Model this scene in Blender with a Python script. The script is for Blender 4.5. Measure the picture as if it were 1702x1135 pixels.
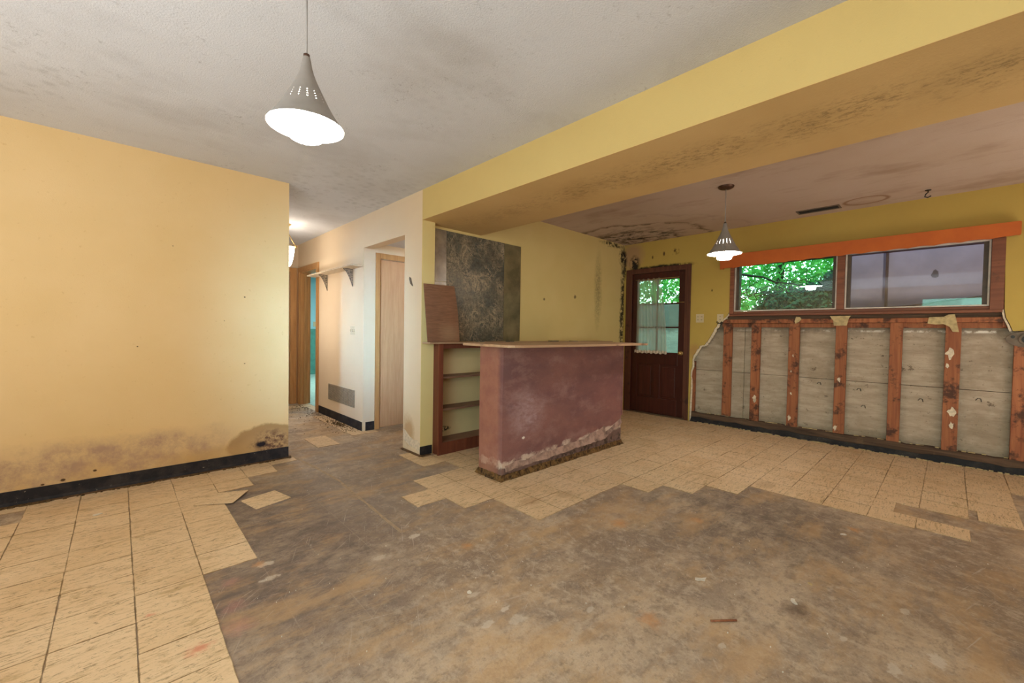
import bpy, bmesh, math, random
from mathutils import Vector, Matrix, noise as mnoise
from mathutils.geometry import tessellate_polygon
random.seed(7)
for o in list(bpy.data.objects): bpy.data.objects.remove(o)
S = bpy.context.scene
COL = S.collection
V = Vector

# ---------------------------------------------------------------- camera
F_ = V((0.68775365, 0.72556261, -0.02353305)); R_ = V((0.72593054, -0.68757782, 0.016174)); U_ = V((0.00444555, 0.02820709, 0.99959222))
cd = bpy.data.cameras.new('camera'); cam = bpy.data.objects.new('camera', cd); COL.objects.link(cam)
cd.sensor_width = 36; cd.lens = 36 * 690.787 / 1702; cd.clip_start = .02
cam.matrix_world = Matrix(((R_.x, U_.x, -F_.x, 0), (R_.y, U_.y, -F_.y, 0), (R_.z, U_.z, -F_.z, 1.15), (0, 0, 0, 1)))
S.camera = cam
# ---------------------------------------------------------------- world, light, exposure
w = bpy.data.worlds.new('world'); S.world = w; w.use_nodes = True
wn = w.node_tree.nodes; wl_ = w.node_tree.links
sky = wn.new('ShaderNodeTexSky'); sky.sky_type = 'NISHITA'; sky.sun_disc = False; sky.sun_elevation = math.radians(48); sky.sun_rotation = math.radians(60)
wl_.new(sky.outputs[0], wn['Background'].inputs[0]); wn['Background'].inputs[1].default_value = 1.2
S.view_settings.view_transform = 'Standard'; S.view_settings.look = 'None'; S.view_settings.gamma = 1
S.view_settings.use_curve_mapping = False; S.view_settings.exposure = 0.3
def light(name, kind, loc, energy, color, size=None, target=None, sy=None, spread=None):
    d = bpy.data.lights.new(name, kind); o = bpy.data.objects.new(name, d); COL.objects.link(o)
    d.energy = energy; d.color = color; o.location = loc
    if kind == 'AREA':
        d.size = size
        if sy: d.shape = 'RECTANGLE'; d.size_y = sy
        if spread: d.spread = math.radians(spread)
    elif kind == 'SUN': d.angle = math.radians(size)
    else: d.shadow_soft_size = size or .05
    if target is not None: o.rotation_euler = (V(target) - V(loc)).to_track_quat('-Z', 'Y').to_euler()
    return o
light('sun', 'SUN', (0, 0, 20), 4.5, (1, .95, .82), 2, target=(6, 9, 5))
light('patio_daylight', 'AREA', (-2.8, -.75, 1.25), 30, (.84, .93, 1.0), 1.7, target=(1.9, 4.2, 1.2), sy=1.9)
light('window_daylight', 'AREA', (-2.7, -.95, 1.5), 8.5, (.36, .66, 1.0), .45, target=(2.0, 4.5, 1.1), sy=1.3, spread=17)
light('rear_fill_light', 'AREA', (-.9, -1.3, 2.1), 30, (1.0, .90, .76), 1.5, target=(2.2, 2.2, .2), sy=1.2)  # added warm fill high behind the camera, not a fixture of the room
light('ceiling_uplight_fill', 'AREA', (-1.9, 1.0, .5), 100, (.88, .94, 1.0), 2.0, target=(-1.5, 1.0, 2.4), sy=2.0)  # unseen up-facing panel, added to brighten the main ceiling
light('bar_ceiling_uplight_fill', 'AREA', (4.0, -1.5, .5), 27, (1.0, .90, .80), 1.6, target=(4.1, -.3, 2.4), sy=1.4)  # second added uplight, out of view, lifts the bar-room ceiling
light('hall_fill_light', 'POINT', (1.22, 5.6, 1.3), 13, (.95, .96, 1.0), .08)  # added fill point hidden behind the peach wall, brightens hall and its ceiling
light('alcove_fill_light', 'POINT', (2.9, 4.0, 1.9), 5, (1.0, .92, .82), .08)  # fill point added to brighten the alcove, no fixture modelled there
light('far_bathroom_light', 'AREA', (3.6, 8.6, 2.3), 60, (.85, 1.0, .98), 1.2, target=(3.6, 8.7, 0))

# ---------------------------------------------------------------- material kit
MATS = {}
class N:
    def __init__(s, name):
        s.m = bpy.data.materials.new(name); s.m.use_nodes = True; s.t = s.m.node_tree; s.n = s.t.nodes; s.l = s.t.links
        s.b = s.n['Principled BSDF']; s.out = s.n['Material Output']
        s.geo = s.n.new('ShaderNodeNewGeometry').outputs['Position']; s._loc = None
        MATS[name] = s.m
    def put(s, sock, v):
        if isinstance(v, bpy.types.NodeSocket): s.l.new(v, sock)
        elif v is not None:
            if hasattr(sock.default_value, '__len__') and len(sock.default_value) == 4 and len(v) == 3: v = (*v, 1)
            sock.default_value = v
    def vm(s, op, a, b=None):
        n = s.n.new('ShaderNodeVectorMath'); n.operation = op; s.put(n.inputs[0], a)
        if b is not None: s.put(n.inputs[1], b)
        return n.outputs['Value' if op == 'LENGTH' else 'Vector']
    def mt(s, op, a, b=None, c=None):
        n = s.n.new('ShaderNodeMath'); n.operation = op; s.put(n.inputs[0], a)
        if b is not None: s.put(n.inputs[1], b)
        if c is not None: s.put(n.inputs[2], c)
        return n.outputs[0]
    def scaled(s, sc, vec=None): return s.vm('MULTIPLY', vec or s.geo, sc)
    def noise(s, scale, detail=4, rough=.55, vec=None, stretch=None, dist=0):
        n = s.n.new('ShaderNodeTexNoise'); n.inputs['Scale'].default_value = scale; n.inputs['Detail'].default_value = detail
        n.inputs['Roughness'].default_value = rough; n.inputs['Distortion'].default_value = dist
        v = vec or s.geo
        if stretch: v = s.scaled(stretch, v)
        s.l.new(v, n.inputs['Vector']); return n.outputs[0]
    def vor(s, scale, vec=None, feature='F1', stretch=None):
        n = s.n.new('ShaderNodeTexVoronoi'); n.feature = feature; n.inputs['Scale'].default_value = scale
        v = vec or s.geo
        if stretch: v = s.scaled(stretch, v)
        s.l.new(v, n.inputs['Vector']); return n.outputs[0]
    def rng(s, v, a, b, c=0., d=1.):
        n = s.n.new('ShaderNodeMapRange'); n.clamp = True; s.put(n.inputs[0], v)
        for i, q in enumerate((a, b, c, d)): n.inputs[i + 1].default_value = q
        return n.outputs[0]
    def mix(s, f, a, b):
        n = s.n.new('ShaderNodeMix'); n.data_type = 'RGBA'; s.put(n.inputs[0], f); s.put(n.inputs[6], a); s.put(n.inputs[7], b); return n.outputs[2]
    def ell(s, c, r, soft=.5, warp=.0, wscale=6):
        v = s.vm('DIVIDE', s.vm('SUBTRACT', s.geo, c), r)
        d = s.vm('LENGTH', v)
        if warp: d = s.mt('ADD', d, s.mt('MULTIPLY', s.mt('SUBTRACT', s.noise(wscale, 5, .65), .5), warp))
        return s.rng(d, 1., 1. - soft)
    def sep(s, v=None):
        n = s.n.new('ShaderNodeSeparateXYZ'); s.l.new(v or s.geo, n.inputs[0]); return n.outputs
    def bump(s, h, strength=.3, dist=.004):
        n = s.n.new('ShaderNodeBump'); n.inputs['Strength'].default_value = strength; n.inputs['Distance'].default_value = dist
        s.l.new(h, n.inputs['Height']); s.l.new(n.outputs[0], s.b.inputs['Normal'])
    def fin(s, col, rough=.7, spec=.3, metal=0.):
        s.put(s.b.inputs['Base Color'], col); s.put(s.b.inputs['Roughness'], rough)
        s.put(s.b.inputs['Specular IOR Level'], spec); s.b.inputs['Metallic'].default_value = metal
        return s.m
    def objrand(s):
        return s.n.new('ShaderNodeObjectInfo').outputs['Random']

def c8(r, g, b):
    f = lambda v: (v / 255 / 12.92) if v <= 10 else ((v / 255 + .055) / 1.055) ** 2.4
    return (f(r), f(g), f(b))

def paint(name, base, dark=None, masks=(), rough=.75, bumps=.35, blotch=.25):
    s = N(name)
    base2 = dark or tuple(x * .86 for x in base)
    col = s.mix(s.rng(s.noise(1.6, 5, .6), .38, .68, 0, blotch * 2.2), base, base2)
    col = s.mix(s.rng(s.noise(55, 3, .6), .66, .78, 0, .25), col, tuple(x * .6 for x in base))
    for mk in masks:
        col2, c, r = mk[0], mk[1], mk[2]; o = mk[3] if len(mk) > 3 else {}
        m = s.ell(c, r, o.get('soft', .5), o.get('warp', .6), o.get('ws', 6))
        if 'n' in o:
            nn = s.noise(o['n'], 5, .65, stretch=o.get('st')); m = s.mt('MULTIPLY', m, s.rng(nn, o.get('lo', .5), o.get('hi', .6)))
        if 'ring' in o:
            m = s.mt('MULTIPLY', m, s.mt('SUBTRACT', 1., s.ell(c, r, .25, o.get('warp', .6), o.get('ws', 6)))); m = s.mt('MULTIPLY', m, 4.)
            m = s.rng(m, .1, .8)
        col = s.mix(s.mt('MULTIPLY', m, o.get('a', 1.)), col, col2)
    s.bump(s.noise(160, 3, .6), bumps, .002)
    return s.fin(col, rough, .25)

def wood(name, a, b, scale=1., axis=2, rough=.5, spec=.35, dirt=None, grain=1.):
    s = N(name)
    st = [18 * scale] * 3; st[axis] = 1.1 * scale
    oi = s.n.new('ShaderNodeObjectInfo')
    off = s.vm('MULTIPLY', oi.outputs['Location'], (7.3, 3.1, 2.7))
    v = s.vm('ADD', s.geo, off)
    g = s.noise(1.5, 6, .65, vec=s.vm('MULTIPLY', v, tuple(st)), dist=.6)
    col = s.mix(s.rng(g, .38, .66), a, b)
    g2 = s.noise(6, 4, .7, vec=s.vm('MULTIPLY', v, tuple(st)))
    col = s.mix(s.rng(g2, .55, .75, 0, .35 * grain), col, tuple(x * .45 for x in a))
    col = s.mix(s.mt('MULTIPLY', oi.outputs['Random'], .55), col, tuple(x * .5 for x in a))
    if dirt:
        col = s.mix(s.rng(s.noise(dirt[1], 5, .7), dirt[2], dirt[2] + .1, 0, dirt[3]), col, dirt[0])
    s.bump(g2, .15, .002)
    return s.fin(col, rough, spec)

def plain(name, col, rough=.5, spec=.4, metal=0., var=.15, vs=20):
    s = N(name)
    c = s.mix(s.rng(s.noise(vs, 4, .6), .4, .7), col, tuple(x * (1 - var * 2) for x in col))
    return s.fin(c, rough, spec, metal)

def emit(name, col, st):
    s = N(name); s.fin(col, .4); s.b.inputs['Emission Color'].default_value = (*col, 1); s.b.inputs['Emission Strength'].default_value = st; return s.m

BLK = (.012, .010, .008)
# --- walls
m_left = N('peach_wall_paint'); s = m_left
z = s.sep()[2]; x = s.sep()[0]
base = s.mix(s.rng(s.noise(1.2, 4, .6), .35, .7), (.74, .53, .265), (.70, .49, .225))
base = s.mix(s.rng(s.noise(38, 3, .6), .66, .76, 0, .3), base, (.45, .24, .09))
zz = s.mt('ADD', z, s.mt('MULTIPLY', s.mt('SUBTRACT', s.noise(3.2, 6, .7), .5), .22))
band = s.mt('MULTIPLY', s.rng(zz, .40, .30), s.rng(x, .75, .45))
base = s.mix(s.mt('MULTIPLY', band, s.rng(s.noise(7, 6, .75), .40, .62, .25, .95)), base, (.40, .26, .17))
base = s.mix(s.mt('MULTIPLY', s.mt('MULTIPLY', s.rng(zz, .24, .10), s.rng(s.noise(5, 4, .6), .4, .6)), .8), base, (.66, .42, .17))
m1 = s.ell((.93, 4.02, .17), (.30, .2, .16), .12, .5, 7); m2 = s.ell((.95, 4.02, .14), (.27, .2, .145), .35, .5, 7)
base = s.mix(s.mt('MULTIPLY', m1, .8), base, (.34, .19, .07)); base = s.mix(s.mt('MULTIPLY', m2, .75), base, (.52, .33, .15))
base = s.mix(s.mt('MULTIPLY', s.ell((.55, 4.02, .12), (.42, .2, .085), .6, .7, 6), .55), base, (.50, .31, .12))
base = s.mix(s.mt('MULTIPLY', s.ell((.96, 4.02, .16), (.17, .2, .12), .5, .9, 12), s.rng(s.noise(30, 5, .7), .42, .56)), base, (.15, .08, .05))
base = s.mix(s.ell((.885, 4.02, .155), (.055, .2, .035), .5, .9, 25), base, (.02, .015, .02))
for (px, pz, r) in ((-.36, .11, .014), (-.27, .12, .02), (-.12, .15, .016), (.76, 1.40, .01), (.10, 1.0, .008), (.3, 1.75, .007), (.62, 1.2, .006), (.76, .85, .007)):
    base = s.mix(s.ell((px, 4.02, pz), (r * .75, .2, r * .55), .4, .5, 60), base, (.09, .05, .02))
s.bump(s.noise(150, 3, .6), .35, .002); s.fin(base, .8, .2)

m_hall = paint('hall_wall_paint', (.70, .56, .38), (.66, .50, .33), [
    ((.42, .24, .10), (2.0, 3.52, .19), (.1, .13, .17), dict(a=.75, warp=.9, ws=9))])
m_yellow = paint('yellow_wall_paint', (.70, .55, .24), (.64, .49, .19), [
    ((.20, .15, .07), (4.86, 3.4, 1.75), (.11, .2, .62), dict(n=30, lo=.30, hi=.62, a=.8, warp=.5, soft=.8)),
    ((.03, .025, .02), (4.86, 3.4, 1.5), (.13, .2, .3), dict(n=70, lo=.60, hi=.66, a=.9)),
    (BLK, (5.51, 3.4, 1.1), (.10, .2, 1.7), dict(n=26, lo=.40, hi=.50, a=.95, warp=1.1, ws=10)),
    (BLK, (5.48, 3.4, 2.28), (.14, .2, .17), dict(n=12, lo=.44, hi=.5, a=.97, warp=1.)),
    (BLK, (5.5, 3.4, .18), (.38, .2, .32), dict(n=9, lo=.42, hi=.5, a=.95, warp=1.)),
    (BLK, (5.2, 3.4, 2.43), (.35, .2, .05), dict(n=14, lo=.44, hi=.54, a=.9, warp=1.)),
    ((.10, .06, .03), (3.75, 3.4, 1.55), (.02, .2, .02), dict(a=.8)), ((.10, .06, .03), (4.35, 3.4, 1.62), (.03, .2, .03), dict(a=.8, warp=1.2, ws=40))])
m_beam = paint('beam_face_paint', (.60, .45, .175), (.55, .405, .155), [])
m_soffit = N('mildewed_soffit_paint'); s = m_soffit
base = s.mix(s.rng(s.noise(1.4, 5, .6), .35, .7), (.60, .40, .165), (.54, .35, .135))
xs, ys, zs = s.sep()
lane = s.rng(s.mt('ABSOLUTE', s.mt('SUBTRACT', xs, 2.36)), .22, .05)
sp = s.mt('MULTIPLY', lane, s.rng(s.noise(46, 6, .8, stretch=(1, .5, 1)), .50, .60))
sp = s.mt('MULTIPLY', sp, s.rng(s.noise(3.2, 4, .7), .36, .54))
sp = s.mt('MULTIPLY', sp, s.rng(ys, 2.6, 1.4, .35, 1.))
base = s.mix(s.mt('MULTIPLY', sp, .6), base, (.14, .09, .035))
base = s.mix(s.mt('MULTIPLY', s.mt('MULTIPLY', lane, s.rng(s.noise(2.5, 4, .7), .45, .65)), .3), base, (.26, .17, .06))
s.bump(s.noise(120, 3, .6), .4, .003); s.fin(base, .8, .2)

m_window_wall = paint('window_wall_paint', (.50, .35, .085), (.43, .295, .075), [
    ((.40, .24, .12), (5.53, 3.27, 2.28), (.2, .22, .25), dict(a=.9, warp=.5)),
    (BLK, (5.53, 3.23, 2.17), (.2, .10, .15), dict(n=12, lo=.40, hi=.47, a=.97, warp=1., ws=9)),
    (BLK, (5.53, 3.42, 2.2), (.2, .07, .3), dict(n=10, lo=.42, hi=.5, a=.97, warp=1.)),
    (BLK, (5.53, 2.85, 2.085), (.2, .55, .045), dict(n=15, lo=.40, hi=.48, a=.97, warp=1., ws=12)),
    ((.09, .05, .02), (5.53, 2.62, 2.28), (.2, .07, .06), dict(n=25, lo=.45, hi=.55, a=.9)),
    ((.07, .04, .02), (5.53, 2.78, 2.27), (.2, .018, .035), dict(a=.9)), ((.09, .05, .02), (5.53, 2.95, 2.24), (.2, .015, .03), dict(a=.9)),
    ((.09, .06, .02), (5.53, 2.12, 1.72), (.2, .012, .02), dict(a=.9)),
    ((.40, .22, .08), (5.53, 2.33, .93), (.2, .09, .12), dict(a=.7))])
m_ceil = N('mildewed_grey_ceiling'); s = m_ceil
base = s.mix(s.rng(s.noise(.9, 5, .6), .35, .7), (.64, .64, .64), (.58, .575, .57))
base = s.mix(s.mt('MULTIPLY', s.rng(s.noise(1.0, 6, .65, stretch=(1, 1.4, 1)), .50, .68), .32), base, (.34, .315, .29))
hz = s.mt('ADD', s.mt('ADD', s.ell((1.6, 3.9, 2.416), (.75, .95, 9), .5, .4, 3), s.mt('MULTIPLY', s.ell((1.35, 1.9, 2.416), (.45, .6, 9), .7, .5, 3), .4)), s.ell((-.35, 3.3, 2.416), (.3, .55, 9), .7, .5, 3))
sp = s.mt('MULTIPLY', s.rng(s.vor(13), .48, .18), s.rng(s.noise(6, 3, .6), .30, .55))
base = s.mix(s.mt('MULTIPLY', s.mt('MULTIPLY', hz, sp), .32), base, (.30, .29, .28))
fs = s.mt('MULTIPLY', s.rng(s.noise(42, 5, .75), .56, .66), s.rng(s.noise(2.1, 4, .7), .5, .62))
base = s.mix(s.mt('MULTIPLY', fs, .5), base, (.2, .18, .16))
s.bump(s.noise(130, 4, .65), .7, .004); s.fin(base, .85, .15)
m_ceil2 = N('water_stained_ceiling'); s = m_ceil2
base = s.mix(s.rng(s.noise(1.1, 5, .6), .35, .7), (.53, .41, .33), (.47, .35, .26))
base = s.mix(s.mt('MULTIPLY', s.rng(s.noise(1.6, 5, .65, stretch=(1.6, .6, 1)), .52, .68), .45), base, (.24, .14, .08))
c0 = (5.35, 3.15, 2.469); r0 = (1.15, 1.35, 9)
inm = s.ell(c0, r0, .25, .45, 3)
d = s.vm('LENGTH', s.vm('DIVIDE', s.vm('SUBTRACT', s.geo, c0), r0))
d = s.mt('ADD', d, s.mt('MULTIPLY', s.mt('SUBTRACT', s.noise(3, 5, .65), .5), .45))
ring = s.mt('ABSOLUTE', s.mt('SUBTRACT', s.mt('FRACT', s.mt('MULTIPLY', d, 3.2)), .5))
ringm = s.mt('MULTIPLY', s.rng(ring, .16, .02), s.rng(d, 1.12, .95))
ringm = s.mt('MULTIPLY', ringm, s.rng(s.noise(6, 4, .7), .36, .56))
base = s.mix(s.mt('MULTIPLY', inm, .35), base, (.50, .37, .27))
base = s.mix(s.mt('MULTIPLY', ringm, .8), base, (.10, .065, .04))
blk = s.mt('MULTIPLY', s.ell((5.2, 3.0, 2.469), (.62, .75, 9), .6, .6, 4), s.rng(s.noise(7, 5, .75, stretch=(2.2, .8, 1), dist=.8), .50, .57))
base = s.mix(s.mt('MULTIPLY', blk, .93), base, (.022, .018, .014))
dr = s.vm('LENGTH', s.vm('DIVIDE', s.vm('SUBTRACT', s.geo, (5.235, .60, 2.469)), (.13, .16, 9)))
base = s.mix(s.mt('MULTIPLY', s.rng(s.mt('ABSOLUTE', s.mt('SUBTRACT', dr, 1.)), .16, .04), .65), base, (.22, .10, .035))
s.bump(s.noise(120, 4, .65), .6, .004); s.fin(base, .85, .15)

# --- concrete floor
m_floor = N('bare_concrete_floor'); s = m_floor
xs, ys, zs = s.sep()
n1 = s.noise(1.1, 7, .68, stretch=(1, 1.25, 1), dist=.5); n2 = s.noise(4.5, 6, .7, dist=.4); n3 = s.noise(19, 6, .72)
col = s.mix(s.rng(n1, .42, .56), (.54, .415, .285), (.30, .215, .145))
col = s.mix(s.rng(n2, .46, .60, 0, .6), col, (.25, .195, .155))
col = s.mix(s.rng(s.noise(2.1, 6, .7, stretch=(1, 1, 4)), .52, .68, 0, .7), col, (.50, .34, .18))
col = s.mix(s.rng(n3, .52, .70, 0, .6), col, (.46, .37, .27))
col = s.mix(s.rng(s.noise(60, 4, .7), .60, .74, 0, .5), col, (.09, .07, .05))
# greyer and lighter towards the old partition line and the hall, darker adhesive under the lifted tiles
f1 = s.noise(7, 8, .78, stretch=(1, 1.8, 1), dist=.3); f2 = s.noise(34, 7, .8)
col = s.mix(s.rng(f1, .52, .62, 0, .5), col, (.20, .145, .105))
col = s.mix(s.rng(s.noise(11, 8, .8, stretch=(1.6, 1, 1)), .50, .60, 0, .6), col, (.58, .47, .35))
col = s.mix(s.rng(f2, .52, .62, 0, .5), col, (.17, .125, .09))
col = s.mix(s.rng(s.noise(48, 6, .8), .57, .66, 0, .55), col, (.60, .50, .39))
lz = s.ell((.55, 2.6, 0), (.75, 1.6, 9), .5, .35, 2.5)
col = s.mix(s.mt('MULTIPLY', lz, s.rng(f1, .38, .60, .45, .85)), col, (.125, .095, .085))
lz2 = s.ell((1.45, 3.1, 0), (.75, 1.4, 9), .5, .35, 2.5)
col = s.mix(s.mt('MULTIPLY', lz2, s.rng(f1, .36, .62, .2, .8)), col, (.24, .20, .175))
lz3 = s.ell((2.9, .9, 0), (.85, .75, 9), .6, .5, 2)
col = s.mix(s.mt('MULTIPLY', lz3, s.rng(f1, .40, .60, .15, .85)), col, (.16, .12, .09))
gy = s.mt('ABSOLUTE', s.mt('SUBTRACT', s.mt('FRACT', s.mt('DIVIDE', s.mt('ADD', ys, 10.18), .2225)), .5))
gx = s.mt('ABSOLUTE', s.mt('SUBTRACT', s.mt('FRACT', s.mt('DIVIDE', s.mt('SUBTRACT', xs, .045 - 2.286), .2286)), .5))
grid = s.rng(s.mt('MAXIMUM', gx, gy), .485, .497)
col = s.mix(s.mt('MULTIPLY', s.mt('MULTIPLY', grid, s.rng(s.noise(2.4, 3, .6), .44, .58)), .38), col, (.42, .34, .26))
col = s.mix(s.mt('MULTIPLY', s.rng(s.noise(1.4, 6, .7, stretch=(1, 2.2, 1)), .50, .62), .55), col, (.52, .33, .16))
# worn white scuffs, scratches and paint spots
for (sx, sy, rot) in ((1.6, 60, .3), (60, 2.0, .9), (2.2, 80, -.5), (50, 1.5, .45)):
    mp = s.n.new('ShaderNodeMapping'); mp.inputs['Rotation'].default_value = (0, 0, rot); s.l.new(s.geo, mp.inputs[0])
    sc = s.noise(1.8, 4, .62, vec=s.vm('MULTIPLY', mp.outputs[0], (sx, sy, 1)))
    col = s.mix(s.mt('MULTIPLY', s.rng(sc, .64, .70), s.rng(n1, .4, .6, .25, .8)), col, (.52, .44, .36))
for (a, b, r, k) in ((1.20, 2.03, .05, .8), (1.153, 1.159, .06, .5), (1.12, 1.40, .04, .5), (.52, 2.26, .05, .7), (.50, 2.12, .05, .6), (1.16, 1.24, .03, .8), (1.95, .10, .05, .7), (2.12, .0, .06, .8), (2.0, .25, .03, .7), (1.05, 1.22, .04, .7), (1.42, 1.0, .03, .6), (2.4, .1, .04, .6), (.95, 1.95, .05, .4), (1.62, .55, .03, .6)):
    col = s.mix(s.mt('MULTIPLY', s.ell((a, b, 0), (r * .8, r * .45, 9), .35, 2.2, 40), k), col, (.62, .54, .44))
for (a, b, r) in ((3.19, .364, .045), (1.55, .80, .06), (.49, 2.27, .03), (2.2, 1.35, .07), (2.6, 1.05, .05), (1.35, 1.75, .04), (.49,2.29,.03)):
    col = s.mix(s.mt('MULTIPLY', s.ell((a, b, 0), (r, r, 9), .9, 2.0, 30), .5), col, (.60, .26, .07))
for (a, b, r) in ((.36, 2.20, .05), (.34, 2.0, .06), (.33, 1.85, .07), (.44, 2.4, .05)):
    col = s.mix(s.mt('MULTIPLY', s.ell((a, b, 0), (r, r, 9), .9, 2.0, 30), .35), col, (.55, .24, .19))
col = s.mix(s.mt('MULTIPLY', s.ell((2.06, .42, 0), (.08, .05, 9), .6, 1.8, 20), .6), col, (.08, .04, .02))
s.bump(s.mt('ADD', s.noise(22, 6, .7), s.mt('MULTIPLY', s.noise(120, 3, .6), .4)), .35, .006)
s.fin(col, s.rng(n2, .3, .7, .48, .78), .35)

# --- vinyl tile
m_tile = N('cream_marbled_vinyl_tile'); s = m_tile
rnd = s.objrand()
cmb = s.n.new('ShaderNodeCombineXYZ'); s.l.new(s.mt('MULTIPLY', rnd, 13.), cmb.inputs[0]); s.l.new(s.mt('MULTIPLY', rnd, 29.), cmb.inputs[1])
v = s.vm('ADD', s.geo, cmb.outputs[0])
base = s.mix(s.rng(s.noise(2.5, 5, .6), .35, .68), (.76, .57, .35), (.68, .48, .27))
base = s.mix(s.rng(rnd, 0, 1, 0, .35), base, (.80, .63, .42))
fl = s.noise(7, 8, .8, vec=s.vm('MULTIPLY', v, (1.0, 4.0, 1)), dist=.7)
base = s.mix(s.mt('MULTIPLY', s.rng(fl, .52, .60), s.rng(s.noise(2.6, 4, .7), .40, .58, .15, .75)), base, (.45, .30, .14))
base = s.mix(s.rng(s.noise(15, 8, .82, vec=s.vm('MULTIPLY', v, (1.0, 6, 1)), dist=.4), .552, .595, 0, .85), base, (.25, .16, .07))
fl2 = s.noise(26, 7, .8, vec=s.vm('MULTIPLY', v, (1, 2.4, 1)), dist=.8)
base = s.mix(s.rng(fl2, .575, .63, 0, .7), base, (.15, .10, .045))
base = s.mix(s.rng(s.noise(1.2, 5, .7), .55, .72, 0, .45), base, (.40, .25, .11))
gen = s.sep(s.n.new('ShaderNodeTexCoord').outputs['Generated'])
ed = s.mt('MAXIMUM', s.mt('ABSOLUTE', s.mt('SUBTRACT', gen[0], .5)), s.mt('ABSOLUTE', s.mt('SUBTRACT', gen[1], .5)))
ed = s.mt('ADD', ed, s.mt('MULTIPLY', s.mt('SUBTRACT', s.noise(14, 5, .75), .5), .05))
base = s.mix(s.mt('MULTIPLY', s.rng(ed, .489, .4988, 0, .85), s.rng(s.noise(3.5, 4, .7), .36, .56, .3, 1.)), base, (.25, .15, .06))
for (a, b, r) in ((.088, 2.154, .022), (.203, 1.81, .05), (2.55, 3.12, .04)):
    base = s.mix(s.mt('MULTIPLY', s.ell((a, b, 0), (r, r * .7, 9), .8, 2.2, 40), .5), base, (.62, .10, .06))
for (a, b, r) in ((2.02, 1.92, .12), (2.3, 1.85, .1), (3.62, .95, .12)):
    base = s.mix(s.mt('MULTIPLY', s.ell((a, b, 0), (r, r * .6, 9), .5, 1.3, 14), .4), base, (.36, .2, .08))
s.bump(fl, .12, .002); s.fin(base, s.rng(s.noise(5, 4, .6), .35, .65, .42, .62), .4)

# --- other materials
m_red = wood('red_brown_stained_wood', (.19, .055, .028), (.11, .028, .016), rough=.4, dirt=((.25, .16, .12), 8, .62, .4))
m_door = wood('dark_red_door_wood', (.075, .016, .011), (.042, .009, .007), rough=.38, grain=.6, dirt=((.14, .06, .04), 7, .62, .3))
m_casing = wood('worn_brown_casing_wood', (.13, .045, .025), (.07, .022, .013), rough=.5, dirt=((.02, .01, .008), 7, .58, .6))
m_stud = wood('orange_brown_furring_wood', (.42, .15, .06), (.22, .06, .026), scale=1.0, rough=.7, dirt=((.05, .02, .012), 7, .52, .9))
m_winwood = wood('window_frame_wood', (.27, .095, .045), (.16, .05, .025), axis=1, rough=.55, dirt=((.05, .025, .015), 10, .6, .5))
m_rot = wood('rotted_black_wood', (.13, .075, .045), (.035, .02, .013), axis=1, rough=.85, dirt=((.13, .08, .045), 9, .60, .7))
m_oak = wood('honey_oak_trim', (.60, .32, .12), (.44, .21, .07), rough=.4)
m_birch = wood('pinkish_veneer_door_skin', (.66, .38, .19), (.54, .28, .13), scale=1.6, rough=.4)
m_ply = N('brown_hardboard'); s = m_ply
g = s.noise(3, 5, .7, stretch=(3, 3, 45))
base = s.mix(s.rng(g, .4, .62), (.25, .12, .065), (.17, .078, .04))
base = s.mix(s.mt('MULTIPLY', s.ell((2.27, 3.25, 1.12), (.15, .3, .14), .8, .8, 9), .55), base, (.38, .23, .13))
s.bump(g, .2, .002); s.fin(base, .55, .3)
m_counter = wood('delaminated_plywood_top', (.56, .36, .22), (.42, .25, .14), axis=0, rough=.5, dirt=((.08, .05, .04), 5, .6, .7))
m_bar = N('worn_maroon_bar_panel'); s = m_bar
xs, ys, zs = s.sep()
base = s.mix(s.rng(s.noise(2.2, 6, .65, stretch=(.7, 1, 1.6)), .36, .66), (.24, .105, .095), (.15, .065, .07))
base = s.mix(s.rng(s.noise(5, 6, .7, stretch=(.8, .8, 1.5)), .50, .66, 0, .5), base, (.33, .19, .18))
base = s.mix(s.rng(s.noise(80, 4, .7), .55, .7, 0, .35), base, (.09, .035, .035))
low = s.mt('ADD', zs, s.mt('MULTIPLY', s.mt('SUBTRACT', s.noise(6, 6, .7), .5), .16))
low2 = s.mt('SUBTRACT', low, s.mt('MULTIPLY', s.rng(xs, 2.3, 3.8), .07))
base = s.mix(s.rng(low2, .15, .11, 0, .85), base, (.16, .10, .09))
pe = s.mt('MULTIPLY', s.rng(s.mt('ABSOLUTE', s.mt('SUBTRACT', low2, .125)), .032, .018), s.rng(s.noise(7, 4, .7), .40, .56))
base = s.mix(s.mt('MULTIPLY', pe, .85), base, (.62, .48, .40))
pe2 = s.mt('MULTIPLY', s.rng(low2, .07, .03), s.rng(s.noise(18, 5, .7), .46, .56))
base = s.mix(pe2, base, (.035, .02, .016))
base = s.mix(s.mt('MULTIPLY', s.ell((2.40, 2.335, .50), (.26, .1, .22), .8, 1.0, 7), s.rng(s.noise(20, 6, .8, stretch=(1, 1, 2)), .40, .62, .1, .6)), base, (.46, .33, .36))  # cool reflected light on the bar front, painted in as a lilac patch
base = s.mix(s.ell((2.36, 2.335, .30), (.02, .1, .013), .5, .8, 60), base, (.75, .68, .62))
base = s.mix(s.mt('MULTIPLY', s.rng(ys, 2.36, 2.40), .55), base, s.mix(s.rng(s.noise(9, 5, .7), .4, .62), (.42, .175, .105), (.33, .12, .075)))
s.bump(s.mt('ADD', s.noise(14, 6, .7), s.mt('MULTIPLY', pe, 1.)), .5, .006); s.fin(base, s.rng(s.noise(4, 5, .7), .35, .65, .30, .6), .45)
m_conc = N('board_marked_foundation_concrete'); s = m_conc
g = s.noise(3, 6, .72, stretch=(1, 1.2, 7))
base = s.mix(s.rng(g, .38, .64), (.47, .375, .285), (.34, .265, .195))
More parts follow.
